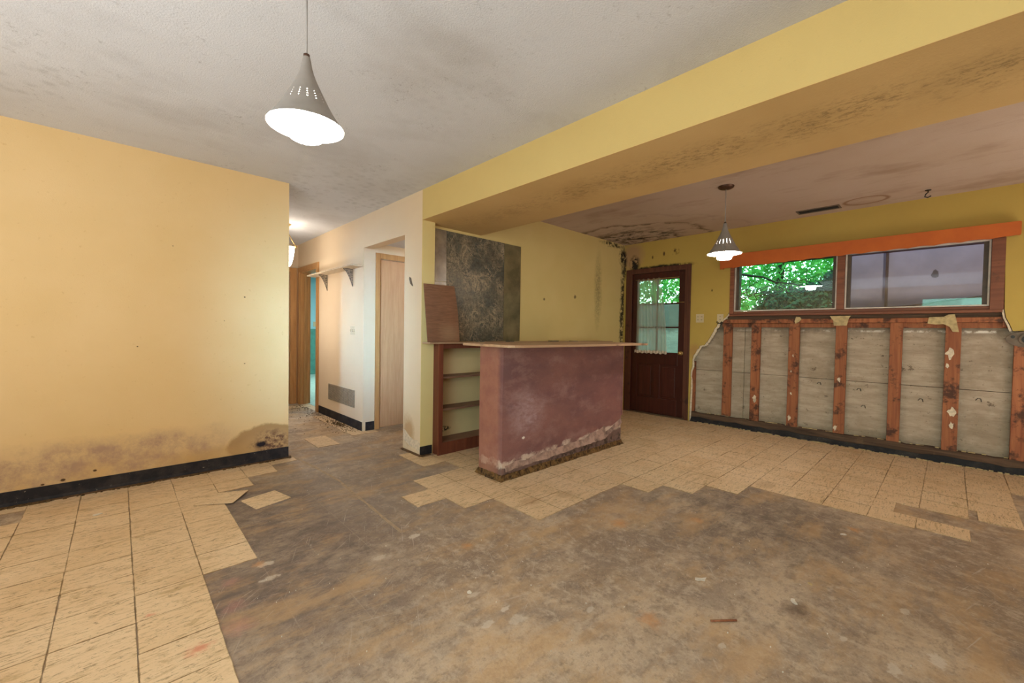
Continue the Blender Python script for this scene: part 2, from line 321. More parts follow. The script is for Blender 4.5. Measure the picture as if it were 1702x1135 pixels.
base = s.mix(s.rng(s.noise(9, 6, .8, stretch=(1, 1, 9)), .56, .66, 0, .4), base, (.17, .125, .09))
base = s.mix(s.rng(s.noise(2.2, 5, .7), .50, .64, 0, .5), base, (.24, .18, .12))
base = s.mix(s.rng(s.noise(30, 5, .75), .62, .67, 0, .8), base, (.10, .07, .045))
xs, ys, zs = s.sep()
zt = s.mt('ADD', zs, s.mt('MULTIPLY', s.mt('SUBTRACT', s.noise(5, 5, .7), .5), .25))
base = s.mix(s.rng(zt, 1.16, 1.26, 0, .75), base, (.10, .08, .06))
base = s.mix(s.rng(zt, .22, .08, 0, .5), base, (.13, .11, .06))
base = s.mix(s.rng(s.noise(9, 6, .75, stretch=(1, 1, 1.4)), .62, .68, 0, .8), base, (.09, .06, .04))
wl = s.mt('MULTIPLY', s.rng(s.mt('ABSOLUTE', s.mt('SUBTRACT', zs, 1.215)), .016, .004), s.rng(s.noise(8, 4, .7), .5, .58))
base = s.mix(s.mt('MULTIPLY', wl, s.rng(ys, 1.4, -.2, .3, 1.)), base, (.72, .66, .58))
s.bump(g, .5, .006); s.fin(base, .85, .2)
m_gyp = plain('torn_white_gypsum', (.72, .60, .45), .9, .1, vs=40)
m_scrap = plain('torn_yellowed_wallboard', (.55, .42, .22), .9, .1, vs=30, var=.2)
m_black = N('black_vinyl_cove_base'); s = m_black
base = s.mix(s.rng(s.noise(8, 5, .7), .45, .7), (.014, .013, .016), (.045, .038, .035))
base = s.mix(s.rng(s.noise(42, 5, .75), .66, .70, 0, .7), base, (.38, .32, .26))
s.fin(base, .65, .25)
m_mastic = plain('brown_floor_mastic', (.16, .09, .045), .8, .2, vs=25, var=.35)
m_line = plain('tan_adhesive_ridge', (.44, .33, .22), .8, .2, vs=30)
m_dirt = plain('dry_brown_debris', (.16, .10, .045), .95, .1, vs=60, var=.4)
m_chip = plain('white_paint_flake', (.74, .68, .58), .8, .2)
m_white = plain('ivory_plastic', (.58, .47, .30), .4, .4, var=.05)
m_slot = plain('dark_socket_slot', (.05, .035, .02), .6, .3)
m_whitetrim = plain('white_storm_sash', (.66, .58, .50), .5, .4, vs=9)
m_greytrim = plain('dull_bronze_screen_frame', (.085, .055, .035), .5, .4)
m_orange = N('orange_painted_valance'); s = m_orange
base = s.mix(s.rng(s.noise(4, 5, .6), .35, .7), (.56, .135, .022), (.46, .10, .018)); s.bump(s.noise(150, 3, .6), .2, .002); s.fin(base, .6, .3)
m_shade = plain('warm_grey_lamp_metal', (.27, .24, .215), .45, .4, var=.05)
m_bronze = plain('tarnished_bronze', (.11, .055, .035), .4, .5, .6)
m_cord = plain('grey_lamp_cord', (.32, .30, .28), .6, .3)
m_glow = emit('glowing_lamp_glass', (1.0, .96, .90), 24)
m_glow2 = emit('glowing_pendant_glass', (1.0, .90, .82), 42)
m_glow3 = emit('glowing_hall_glass', (1.0, .95, .88), 9)
m_inner = plain('white_lamp_enamel', (.85, .82, .78), .5, .3, var=.02)
m_brass = plain('old_brass', (.55, .36, .13), .35, .5, .8)
m_dark = plain('black_iron', (.02, .018, .016), .5, .4)
m_iron = plain('dark_grey_bracket_iron', (.09, .08, .075), .5, .4)
m_grille = plain('tarnished_grille_metal', (.33, .27, .19), .5, .5, .2)
m_steel = plain('dull_grey_steel', (.17, .125, .09), .65, .3, 0)
m_blue = paint('pale_blue_bathroom_paint', (.34, .60, .68), None, [], bumps=.1)
m_teal = plain('sea_green_wall_tile', (.09, .30, .25), .35, .5, vs=6)
m_mint = plain('mint_bathroom_floor', (.45, .66, .60), .5, .4)
m_shelfw = wood('grimy_brown_shelf_board', (.30, .16, .10), (.20, .10, .06), axis=0, rough=.55, dirt=((.10, .06, .05), 6, .58, .5))
m_cabback = paint('cabinet_back_paint', (.72, .56, .30), None, [(BLK, (2.31, 3.4, .19), (.09, .3, .03), dict(n=30, lo=.45, hi=.5))])
m_mirror = N('smoked_vein_mirror'); s = m_mirror
v = s.vm('ADD', s.geo, s.vm('MULTIPLY', s.vm('SUBTRACT', s.n.new('ShaderNodeTexNoise').outputs['Color'], (.5, .5, .5)), (.0, .0, .0)))
nn = s.noise(5.5, 8, .72, dist=1.2)
vein = s.rng(s.mt('ABSOLUTE', s.mt('SUBTRACT', nn, .5)), .022, .004)
nn2 = s.noise(12, 7, .72, dist=1.4)
vein2 = s.rng(s.mt('ABSOLUTE', s.mt('SUBTRACT', nn2, .52)), .02, .004)
vm_ = s.mt('MULTIPLY', s.mt('MAXIMUM', vein, s.mt('MULTIPLY', vein2, .8)), s.rng(s.noise(5, 4, .6), .40, .58))
cl = s.mix(s.rng(s.noise(4, 4, .6), .4, .6), (.20, .175, .125), (.10, .11, .095))
cl = s.mix(s.rng(s.noise(45, 5, .75), .42, .62, 0, .7), cl, (.05, .045, .035))
base = s.mix(vm_, cl, (.48, .38, .25))
s.put(s.b.inputs['Metallic'], s.mt('SUBTRACT', .3, s.mt('MULTIPLY', vm_, .3)))
s.put(s.b.inputs['Base Color'], base); s.put(s.b.inputs['Roughness'], s.rng(vm_, 0, 1, .34, .6))
m_mirror2 = N('tarnished_plain_mirror'); s = m_mirror2
cl = s.mix(s.rng(s.noise(3, 5, .65), .38, .62), (.36, .32, .19), (.19, .18, .11)); s.fin(cl, .28, .5, .6)
m_mirror3 = N('dull_grey_mirror_strip'); s = m_mirror3
cl = s.mix(s.rng(s.noise(5, 5, .65), .38, .62), (.55, .53, .48), (.33, .31, .28)); s.fin(cl, .25, .5, .75)
m_glass = N('window_glass'); s = m_glass
tr = s.n.new('ShaderNodeBsdfTransparent'); gl = s.n.new('ShaderNodeBsdfGlossy'); gl.inputs['Roughness'].default_value = .01
tr.inputs[0].default_value = (.66, .90, .80, 1)
fr = s.n.new('ShaderNodeFresnel'); fr.inputs[0].default_value = 1.55
mx = s.n.new('ShaderNodeMixShader'); s.l.new(s.rng(fr.outputs[0], 0, 1, .03, 1.), mx.inputs[0]); s.l.new(tr.outputs[0], mx.inputs[1]); s.l.new(gl.outputs[0], mx.inputs[2]); s.l.new(mx.outputs[0], s.out.inputs[0])
m_glass2 = N('hazy_window_glass'); s = m_glass2
tr = s.n.new('ShaderNodeBsdfTransparent'); gl = s.n.new('ShaderNodeBsdfGlossy'); gl.inputs['Roughness'].default_value = .02
tr.inputs[0].default_value = (.86, .84, .88, 1)
fr = s.n.new('ShaderNodeFresnel'); fr.inputs[0].default_value = 1.5
mx = s.n.new('ShaderNodeMixShader'); s.l.new(fr.outputs[0], mx.inputs[0]); s.l.new(tr.outputs[0], mx.inputs[1]); s.l.new(gl.outputs[0], mx.inputs[2]); s.l.new(mx.outputs[0], s.out.inputs[0])
m_sheer = N('sheer_curtain_fabric'); s = m_sheer
tr = s.n.new('ShaderNodeBsdfTransparent'); tl = s.n.new('ShaderNodeBsdfTranslucent'); df = s.n.new('ShaderNodeBsdfDiffuse')
tl.inputs[0].default_value = (.62, .56, .50, 1); df.inputs[0].default_value = (.60, .50, .42, 1)
a1 = s.n.new('ShaderNodeMixShader'); a1.inputs[0].default_value = .5; s.l.new(tl.outputs[0], a1.inputs[1]); s.l.new(df.outputs[0], a1.inputs[2])
a2 = s.n.new('ShaderNodeMixShader'); a2.inputs[0].default_value = .62; s.l.new(tr.outputs[0], a2.inputs[1]); s.l.new(a1.outputs[0], a2.inputs[2]); s.l.new(a2.outputs[0], s.out.inputs[0])
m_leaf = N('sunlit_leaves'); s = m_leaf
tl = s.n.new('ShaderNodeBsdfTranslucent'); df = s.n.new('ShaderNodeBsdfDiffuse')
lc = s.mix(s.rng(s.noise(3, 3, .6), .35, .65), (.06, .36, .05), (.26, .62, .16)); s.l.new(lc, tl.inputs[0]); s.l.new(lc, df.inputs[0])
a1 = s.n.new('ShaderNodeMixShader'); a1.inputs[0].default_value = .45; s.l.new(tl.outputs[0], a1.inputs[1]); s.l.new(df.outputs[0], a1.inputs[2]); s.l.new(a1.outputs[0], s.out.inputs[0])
m_bark = plain('dark_branch_bark', (.03, .028, .022), .9, .1)
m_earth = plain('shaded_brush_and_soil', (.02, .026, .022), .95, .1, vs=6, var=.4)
m_greysheet = N('weathered_grey_sheet'); s = m_greysheet
xs, ys, zs = s.sep()
base = s.mix(s.rng(s.noise(4, 5, .65), .35, .7), (.33, .31, .315), (.26, .245, .25))
base = s.mix(s.mt('MULTIPLY', s.rng(s.noise(18, 4, .7), .68, .72), .6), base, (.12, .11, .10))
base = s.mix(s.ell((6.15, .13, 1.82), (.5, .028, .045), .2, 1.6, 30), base, (.09, .08, .07))
s.fin(base, .8, .2)

# ---------------------------------------------------------------- mesh kit
WL = {}
class MB:
    def __init__(s): s.v = []; s.f = []; s.sm = []
    def add(s, vs, fs, sm=False):
        b = len(s.v); s.v += [tuple(p) for p in vs]; s.f += [tuple(b + i for i in f) for f in fs]; s.sm += [sm] * len(fs); return s
    def box(s, x0, x1, y0, y1, z0, z1):
        return s.add([(x0, y0, z0), (x1, y0, z0), (x1, y1, z0), (x0, y1, z0), (x0, y0, z1), (x1, y0, z1), (x1, y1, z1), (x0, y1, z1)],
                     [(0, 3, 2, 1), (4, 5, 6, 7), (0, 1, 5, 4), (1, 2, 6, 5), (2, 3, 7, 6), (3, 0, 4, 7)])
    def prism(s, pts, axis, a, b, holes=()):
        """2D polygon(s) in the plane normal to axis, extruded from a to b"""
        def P(p, t):
            return {0: (t, p[0], p[1]), 1: (p[0], t, p[1]), 2: (p[0], p[1], t)}[axis]
        rings = [list(pts)] + [list(h) for h in holes]
        flat = [p for r in rings for p in r]
        tris = tessellate_polygon([[V((p[0], p[1], 0)) for p in r] for r in rings])
        n = len(flat)
        s.add([P(p, a) for p in flat] + [P(p, b) for p in flat], [tuple(t) for t in tris] + [tuple(n + i for i in reversed(t)) for t in tris])
        base = len(s.v) - 2 * n; k = 0
        for r in rings:
            m = len(r)
            for i in range(m):
                j = (i + 1) % m
                s.f.append((base + k + i, base + k + j, base + n + k + j, base + n + k + i)); s.sm.append(False)
            k += m
        return s
    def lathe(s, prof, c, seg=32, skip=None, cap0=False, cap1=False):
        vs = []; fs = []
        for r, zz in prof:
            for i in range(seg):
                a = 2 * math.pi * i / seg; vs.append((c[0] + r * math.cos(a), c[1] + r * math.sin(a), c[2] + zz))
        for k in range(len(prof) - 1):
            for i in range(seg):
                if skip and skip(k, i): continue
                j = (i + 1) % seg; fs.append((k * seg + i, k * seg + j, (k + 1) * seg + j, (k + 1) * seg + i))
        if cap0: fs.append(tuple(reversed(range(seg))))
        if cap1: fs.append(tuple((len(prof) - 1) * seg + i for i in range(seg)))
        return s.add(vs, fs, True)
    def tube(s, pts, r, seg=8):
        pts = [V(p) for p in pts]; vs = []; fs = []
        for k, p in enumerate(pts):
            d = (pts[min(k + 1, len(pts) - 1)] - pts[max(k - 1, 0)]).normalized()
            u = d.orthogonal().normalized() if k == 0 else (u - d * u.dot(d)).normalized()
            w_ = d.cross(u); rr = r[k] if isinstance(r, (list, tuple)) else r
            for i in range(seg):
                a = 2 * math.pi * i / seg; vs.append(p + u * math.cos(a) * rr + w_ * math.sin(a) * rr)
        for k in range(len(pts) - 1):
            for i in range(seg):
                j = (i + 1) % seg; fs.append((k * seg + i, k * seg + j, (k + 1) * seg + j, (k + 1) * seg + i))
        fs.append(tuple(reversed(range(seg)))); fs.append(tuple((len(pts) - 1) * seg + i for i in range(seg)))
        return s.add(vs, fs, True)
    def build(s, name, mat, parent=None, origin=None, bevel=0, recalc=True):
        if origin is None:
            if parent is not None: origin = WL[parent.name]
            else: origin = (0, 0, 0)
        if origin == 'base':
            xs = [p[0] for p in s.v]; ys = [p[1] for p in s.v]; zs = [p[2] for p in s.v]
            origin = ((min(xs) + max(xs)) / 2, (min(ys) + max(ys)) / 2, min(zs))
        o3 = V(origin)
        me = bpy.data.meshes.new(name); me.from_pydata([tuple(V(p) - o3) for p in s.v], [], s.f)
        for p, q in zip(me.polygons, s.sm): p.use_smooth = q
        if recalc:
            bm = bmesh.new(); bm.from_mesh(me); bmesh.ops.recalc_face_normals(bm, faces=bm.faces)
            bm.to_mesh(me); bm.free()
        me.materials.append(getattr(mat, 'm', mat))
        o = bpy.data.objects.new(name, me); COL.objects.link(o)
        if parent is not None:
            o.parent = parent; o.location = o3 - V(WL[parent.name])
        else: o.location = o3
        WL[o.name] = tuple(o3)
        if bevel:
            b = o.modifiers.new('bevel', 'BEVEL'); b.width = bevel; b.segments = 2; b.limit_method = 'ANGLE'
        return o
def box(name, mat, x0, x1, y0, y1, z0, z1, parent=None, origin=None, bevel=0):
    return MB().box(x0, x1, y0, y1, z0, z1).build(name, mat, parent, origin, bevel)
def empty(name, loc, parent=None):
    o = bpy.data.objects.new(name, None); COL.objects.link(o); o.empty_display_size = .05
    WL[o.name] = tuple(loc)
    if parent is not None: o.parent = parent; o.location = V(loc) - V(WL[parent.name])
    else: o.location = loc
    return o
def tag(o, label, cat, group=None):
    o['label'] = label; o['category'] = cat
    if group: o['group'] = group
    return o
def thing(name, label, cat, loc, group=None): return tag(empty(name, loc), label, cat, group)
def struct(o, label=None):
    o['kind'] = 'structure'
    if label: o['label'] = label
    return o
def rj(a): return random.uniform(-a, a)

# dimensions (metres), the camera stands at x=0 y=0 z=1.15
YL, XC, XB, XB2, YB, XW, YP = 4.019, 1.093, 1.997, 2.751, 3.401, 5.527, 3.304
ZC, ZC2, ZB = 2.416, 2.469, 2.146
YA = 4.53; YE = 6.87; XBK = -3.0; YBK = -2.6

# ---------------------------------------------------------------- setting: floor and tiles
floor = struct(box('floor', m_floor, XBK, 5.9, YBK, 12, -.12, 0), 'bare stained concrete floor with remnants of cream tiles')
tm = MB().box(-.5, .5, -.5, .5, 0, 1).build('tile', m_tile, floor, origin=(0, 0, 0))
tmesh = tm.data; bpy.data.objects.remove(tm)
XI = {-4: -.88, -3: -.65, -2: -.42, -1: -.185, 0: .045, 1: .28, 2: .50, 3: .715, 4: .925, 5: 1.16, 6: 1.405, 7: 1.625, 8: 1.863, 9: 2.085, 10: 2.32, 11: 2.55, 12: 2.781, 13: 3.0, 14: 3.24, 15: 3.485, 16: 3.71, 17: 3.93, 18: 4.155, 19: 4.38, 20: 4.61, 21: 4.835, 22: 5.06, 23: 5.29, 24: 5.50}
YJ = {-2: -.57, -1: -.342, 0: -.113, 1: .115, 2: .340, 3: .575, 4: .80, 5: 1.023, 6: 1.25, 7: 1.474, 8: 1.698, 9: 1.915, 10: 2.13, 11: 2.347, 12: 2.565, 13: 2.79, 14: 3.02, 15: 3.24, 16: 3.456, 17: 3.67, 18: 3.885, 19: 3.995}
ntile = [0]
def tile(x0, x1, y0, y1, rot=0, z=0.0, th=.0035, g=.0011, tilt=(0, 0)):
    o = bpy.data.objects.new('tile', tmesh); COL.objects.link(o); o.parent = floor
    o.location = ((x0 + x1) / 2 + rj(.0012), (y0 + y1) / 2 + rj(.0012), z)
    o.scale = (x1 - x0 - 2 * g + rj(.001), y1 - y0 - 2 * g + rj(.001), th + rj(.0005))
    o.rotation_euler = (tilt[0], tilt[1], rot + rj(.004)); ntile[0] += 1
    return o
def cell(i, j, **k): return tile(XI[i], XI[i + 1], YJ[j], YJ[j + 1], **k)
rowmin = {0: 15, 1: 15, 2: 15, 3: 15, 4: 15, 5: 14, 6: 13, 7: 12, 8: 8, 9: 8, 10: 7, 11: 6, 12: 7, 13: 9, 14: 8, 15: 8, -1: 17}
for j in range(-1, 16):
    for i in range(rowmin[j], 24):
        x0, x1, y0, y1 = XI[i], XI[i + 1], YJ[j], YJ[j + 1]
        if j == 15:
            if i > 8: continue
            tile(x0, 1.99, y0, y1); continue
        if j == 14 and i >= 10 and i < 18: tile(x0, x1, y0, 3.205); continue
        if j == 14: tile(x0, x1, y0, y1 if i < 10 else 3.24); continue
        if i == 16 and j == 0: continue
        if i == 16 and j == 1: tile(x0, x1, .226, y1); continue
        if i in (18, 19) and j == 0: tile(x0 + .012, x1 + .006, y0, y1, rot=.006); continue
        if j == -1 and i == 17: tile(3.95, 4.17, -.342, -.15, rot=.01); continue
        if (i, j) == (15, 0): tile(3.501, 3.71, -.113, .115); continue
        tile(x0, x1, y0, y1)
for i in (21, 22, 23):
    cell(i, -2); tile(XI[i], XI[i + 1], 3.24, 3.39)
for i in range(-3, 2):
    for j in range(6, 18):
        if i == 1 and j < 11: continue
        if j == 17 and i == -3: continue
        cell(i, j)
for i in range(-3, 5): tile(XI[i], XI[i + 1] if i < 4 else 1.13, YJ[18], 4.0)
cell(2, 16); cell(2, 17); cell(3, 17, rot=-.02)
tile(1.39, 1.61, 4.16, 4.60, rot=0).scale = (.216, .43, .0035)
for k in range(6):
    tile(1.83, 1.985, 4.405 + k * .2145, 4.62 + k * .2145)
tile(1.985, 2.13, 4.40, 4.52)
for k in range(4): tile(1.15 + k * .225, 1.15 + k * .225 + .225, 6.45, 6.66)
fill = MB()
for i in range(-13, -3):
    for j in range(-6, 14):
        x0 = -.88 + (i + 4) * .2286 ; y0 = YJ[6] + (j - 2) * .2225 + .0
        if y0 + .22 > 3.99 or y0 < -2.5 or x0 < -2.95: continue
        fill.box(x0 + .002, x0 + .2266, y0 + .002, y0 + .2205, 0, .0035)
for i in range(-3, 1):
    for j in range(0, 6):
        y0 = YJ[6] - (6 - j) * .2225
        fill.box(XI[i] + .002, XI[i + 1] - .002, y0 + .002, y0 + .2205, 0, .0035)
for i in range(18, 24):
    for j in range(1, 8):
        y0 = -.342 - (j + 1) * .2286 + .2286
        if i >= 21 and j == 1: continue
        if i == 20 and j == 1: continue
        fill.box(XI[i] + .002, XI[i + 1] - .002, y0 - .2286 + .002 + .2286 * 0, y0 - .002, 0, .0035)
o = fill.build('tile_field', m_tile, floor); o['kind'] = 'stuff'
# tan ridge where a partition stood
pts = [(1.122, 4.10), (1.15, 3.85), (1.18, 3.58), (1.20, 3.3), (1.21, 3.15), (1.19, 2.85), (1.186, 2.6), (1.172, 2.35), (1.165, 2.12)]
L = []; Rr = []
for k in range(49):
    t = k / 48 * (len(pts) - 1); a = min(int(t), len(pts) - 2); q = t - a
    x = pts[a][0] * (1 - q) + pts[a + 1][0] * q; y = pts[a][1] * (1 - q) + pts[a + 1][1] * q
    wd = .011 + rj(.003) - .004 * k / 48; L.append((x - wd, y)); Rr.append((x + wd, y))
MB().prism(L + Rr[::-1], 2, 0, .0025).build('adhesive_ridge', m_line, floor)

# ---------------------------------------------------------------- walls
def slab(name, mat, pts, axis, a, b, holes=(), label=None, parent=None):
    o = MB().prism(pts, axis, a, b, holes).build(name, mat, parent)
    if parent is None: struct(o, label)
    return o
rect = lambda a, b, c, d: [(a, c), (b, c), (b, d), (a, d)]
slab('wall_left', m_left, rect(XBK, XC, 0, ZC), 1, YL, YL + .12, label='peach and cream painted wall with mould along its foot')
slab('wall_hall_left', m_hall, rect(YL + .12, YE, 0, ZC), 0, XC - .12, XC)
slab('wall_hall_right', m_hall, rect(YA, YE + 5.1, 0, ZC), 0, XB, XB + .11, holes=[rect(6.03, 6.77, .001, 2.0)], label='cream hall wall with a shelf and an oak door opening')
slab('wall_hall_end', m_hall, rect(XC - .12, XB, 0, ZC), 1, YE, YE + .11, holes=[rect(1.2, 1.89, .001, 2.0)])
slab('wall_header', m_hall, rect(YP + .004, YA, 2.061, ZC), 0, XB, XB + .11, label='cream header over the alcove opening')
slab('wall_pillar', m_hall, rect(XB, 2.13, YP + .004, 3.62), 2, 0, 2.061, label='narrow cream wall end beside the bar shelves')
slab('wall_stub', m_yellow, rect(XB, 2.13, YP, YP + .004), 2, 0, ZB)
slab('wall_back', m_yellow, rect(2.13, XW + .1, 0, ZC2 + .1), 1, YB, YB + .1, label='mould streaked yellow wall behind the bar')
slab('wall_alcove', m_hall, rect(XB + .11, 4.2, 0, 2.3), 1, YA, YA + .1, holes=[rect(2.19, 2.95, .001, 1.96)])
slab('wall_alcove_side', m_hall, rect(2.13, 4.2, 0, 2.3), 1, YB + .101, YB + .2)
slab('wall_alcove_end', m_hall, rect(YB + .2, YA, 0, 2.3), 0, 4.2, 4.3)
slab('ceiling_alcove', m_ceil, rect(XB + .11, 4.3, YB + .1, YA + .1), 2, 2.125, 2.2)
slab('ceiling', m_ceil, [(XBK, YBK), (XB, YBK), (XB, YE + .1), (XBK, YE + .1)], 2, ZC, ZC + .1, label='grey textured ceiling spotted with mildew')
slab('ceiling_bar_room', m_ceil2, rect(XB2, XW + .1, YBK, YB + .1), 2, ZC2, ZC2 + .1, label='water stained brownish ceiling over the bar area')
bm_ = slab('ceiling_beam', m_soffit, rect(XB, XB2, YBK, YB), 2, ZB, ZB + .002, label='boxed beam dividing the two ceilings')
MB().prism(rect(XB + .0001, XB2, YBK, YP + .004), 2, ZB + .002, ZC2 + .1).build('beam_box', m_beam, bm_)
MB().prism(rect(XB + .11, XB2, YP + .004, YB), 2, ZB + .002, ZC2 + .1).build('beam_end', m_beam, bm_)
# unseen sides of the room
slab('wall_rear', m_left, rect(XBK, XW, 0, ZC2 + .1), 1, YBK - .1, YBK)
slab('wall_patio', m_left, rect(YBK, YL, 0, ZC2 + .1), 0, XBK - .1, XBK, holes=[rect(-1.9, .5, .001, 2.1)])
struct(box('window_3', m_glass, XBK - .06, XBK - .05, -1.9, .5, .0, 2.1))
# back of alcove door opening & hall end door closed off
# blue bathroom at the end of the hall
slab('wall_bathroom_end', m_blue, rect(2.1, 5.2, 1.14, 2.42), 1, 11.0, 11.1); slab('wall_bathroom_wainscot', m_teal, rect(2.1, 5.2, 0, 1.14), 1, 10.98, 11.1)
slab('wall_bathroom_right', m_blue, rect(5.0, 11.1, 0, 2.42), 0, 5.1, 5.2)
slab('ceiling_bathroom', m_ceil, rect(XB + .1, 5.2, 4.65, 11.1), 2, 2.42, 2.5)
slab('floor_bathroom', m_mint, rect(XB + .11, 5.1, 6.0, 10.98), 2, 0, .004)
slab('wall_bathroom_front', m_blue, rect(XB + .11, 5.2, 0, 2.42), 1, 4.7, 4.8)
box('switch_plate', m_white, 3.55, 3.63, 10.985, 10.998, 1.2, 1.32).name = 'switch_plate'
tag(bpy.data.objects['switch_plate'], 'small switch plate on the blue wall seen through the far hall doorway', 'switch plate')

# window wall with the torn opening
cut = [(2.373, .001), (2.370, .48), (2.366, .60), (2.350, .80), (2.335, .87), (2.29, .955), (2.255, 1.0), (2.20, 1.02), (2.165, 1.06), (2.13, 1.13), (2.105, 1.18), (2.07, 1.235), (2.045, 1.275), (2.02, 1.33), (1.975, 1.352), (1.94, 1.385), (1.918, 1.42)]
def jag(P, n=3, a=.006):
    out = []
    for p, q in zip(P[:-1], P[1:]):
        for k in range(n):
            t = k / n; out.append((p[0] * (1 - t) + q[0] * t + rj(a), p[1] * (1 - t) + q[1] * t + rj(a)))
    return out + [P[-1]]
cutj = jag(cut[1:]); cutj = [cut[0]] + cutj
right = [(-.312, 1.41), (-.322, 1.34), (-.345, 1.28), (-.362, 1.225), (-.42, 1.225), (-1.3, 1.225), (-1.3, .001)]
cav = cutj + [(1.905, 1.44), (1.905, 2.06), (-.30, 2.06)] + right
wallr = slab('wall_right', m_window_wall, [(YBK, 0), (YB, 0), (YB, ZC2), (YBK, ZC2)], 0, XW, XW + .014,
             holes=[rect(2.43, 3.31, .0005, 2.04), cav], label='yellow wall torn open below the window down to furring strips and concrete')
# torn white gypsum rim
eo = [(p[0] - .004, p[1]) for p in cutj]; ei = [(p[0] - .012 - abs(rj(.014)) - (.012 if .85 < p[1] < 1.3 else 0), p[1] - .006 - abs(rj(.006))) for p in cutj]
MB().prism(eo + ei[::-1], 0, XW + .003, XW + .013).build('torn_plaster_edge', m_gyp, wallr)
eo = [(p[0] + .006, p[1]) for p in right[:4]]; ei = [(p[0] + .014 + abs(rj(.005)), p[1] - .005) for p in right[:4]]
MB().prism(eo + ei[::-1], 0, XW + .002, XW + .013).build('torn_plaster_edge', m_gyp, wallr)
# concrete foundation blocks (board joints recessed)
for (y0, y1) in ((1.742, 2.46), (.40, 1.738), (-1.4, .396)):
    for (z0, z1) in ((0, .688), (.692, 1.36)):
        box('concrete_panel', m_conc, 5.60, 5.80, y0, y1, z0, z1, wallr, bevel=.003)
box('sheathing', m_rot, 5.80, 5.86, -1.5, 2.46, 0, 1.36, wallr)
# upper framing behind drywall
box('header_board', m_rot, XW + .014, 5.8, -1.4, 2.43, 2.062, ZC2, wallr)
box('jack_stud', m_stud, XW + .014, 5.8, 1.915, 2.40, 1.37, 2.062, wallr)
box('jack_stud', m_stud, XW + .014, 5.8, -1.4, -.305, 1.26, 2.062, wallr)
for y0, y1, z1, z0 in ((2.315, 2.376, .80, .14), (1.872, 1.971, 1.298, .135), (1.558, 1.652, 1.298, .13), (1.167, 1.268, 1.298, .125), (.748, .842, 1.298, .125), (.322, .414, 1.298, .12), (-.066, .034, 1.298, .12), (-.47, -.374, 1.11, .12), (-.9, -.81, 1.22, .12)):
    box('furring_strip', m_stud, XW + .014, XW + .052, y0, y1, z0 + rj(.005), z1, wallr, origin=(XW, (y0 + y1) / 2, z0), bevel=.002)
box('furring_strip', m_stud, XW + .016, XW + .056, -1.3, 1.985, 1.30, 1.345, wallr, origin=(XW, 1, 1.3), bevel=.002)
box('furring_strip', m_stud, XW + .052, XW + .070, -1.3, 2.0, 1.25, 1.298, wallr, origin=(XW, 1, 1.25), bevel=.002)
box('rotted_rail', m_rot, XW + .03, XW + .07, -1.3, 1.93, 1.346, 1.385, wallr)
# bottom plate, cove base remains and crumbs
bp = [(2.40, 0.0)] + [(2.38 - k * .062, .125 + rj(.008)) for k in range(60)] + [(-1.3, 0.0)]
MB().prism(bp, 0, XW + .004, XW + .072).build('bottom_plate', m_rot, wallr)
cb = [(2.36, 0.0)] + [(2.34 - k * .09, .062 + rj(.012)) for k in range(41)] + [(-1.3, 0.0)]
MB().prism(cb, 0, XW - .008, XW + .003).build('cove_base', m_black, wallr)
cr = MB()
for k in range(260):
    y = random.uniform(-.6, 2.3); q = random.uniform(.003, .009); x = XW - random.uniform(.005, .03); zz = random.choice((0.003, 0.003, .128)); x = x if zz < .1 else XW + .03
    cr.box(x - q, x + q, y - q * 1.6, y + q * 1.6, zz, zz + q)
o = cr.build('plaster_crumbs', m_scrap, wallr); o['kind'] = 'stuff'
# scraps of wallboard left on the strips
def scrap(pts, x0=XW + .0, x1=XW + .013, mat=m_scrap): return MB().prism(pts, 0, x0, x1).build('wallboard_scrap', mat, wallr)
scrap([(.895, 1.372), (.72, 1.372), (.735, 1.35), (.752, 1.27), (.86, 1.27), (.865, 1.32)])
scrap([(1.20, 1.37), (1.165, 1.365), (1.15, 1.34), (1.175, 1.31), (1.205, 1.29), (1.215, 1.32)])
scrap([(.145, 1.35), (.05, 1.352), (.02, 1.372), (-.02, 1.375), (-.035, 1.30), (-.05, 1.212), (-.01, 1.215), (.01, 1.26), (.05, 1.285), (.10, 1.28), (.155, 1.29)])
for y, zz, r in ((-.0, 1.02, .045), (-.025, .48, .04), (1.60, .40, .035), (1.59, .37, .02), (.80, .70, .022), (.82, .185, .028), (1.24, .22, .025), (1.23, .50, .015), (1.235, .75, .012), (1.22, .93, .012), (-.03, .36, .03), (.015, .90, .018)):
    r *= 1.35; P_ = [(y + r * random.uniform(.25, .85) * math.cos(a) * .7, zz + r * random.uniform(.35, 1.2) * math.sin(a)) for a in [k * math.pi / 6.5 + rj(.1) for k in range(13)]]
    o = MB().prism(P_, 0, XW + .006, XW + .0138).build('plaster_scrap', m_gyp, wallr)
for y, zz in ((.66, .60), (.2, .55), (-.17, .60), (1.0, .63), (.62, .43)):
    MB().tube([(5.598, y, zz), (5.595, y - .012, zz + .02), (5.594, y - .03, zz + .018), (5.597, y - .035, zz - .01)], .0028, 6).build('wire_loop', m_dark, wallr)

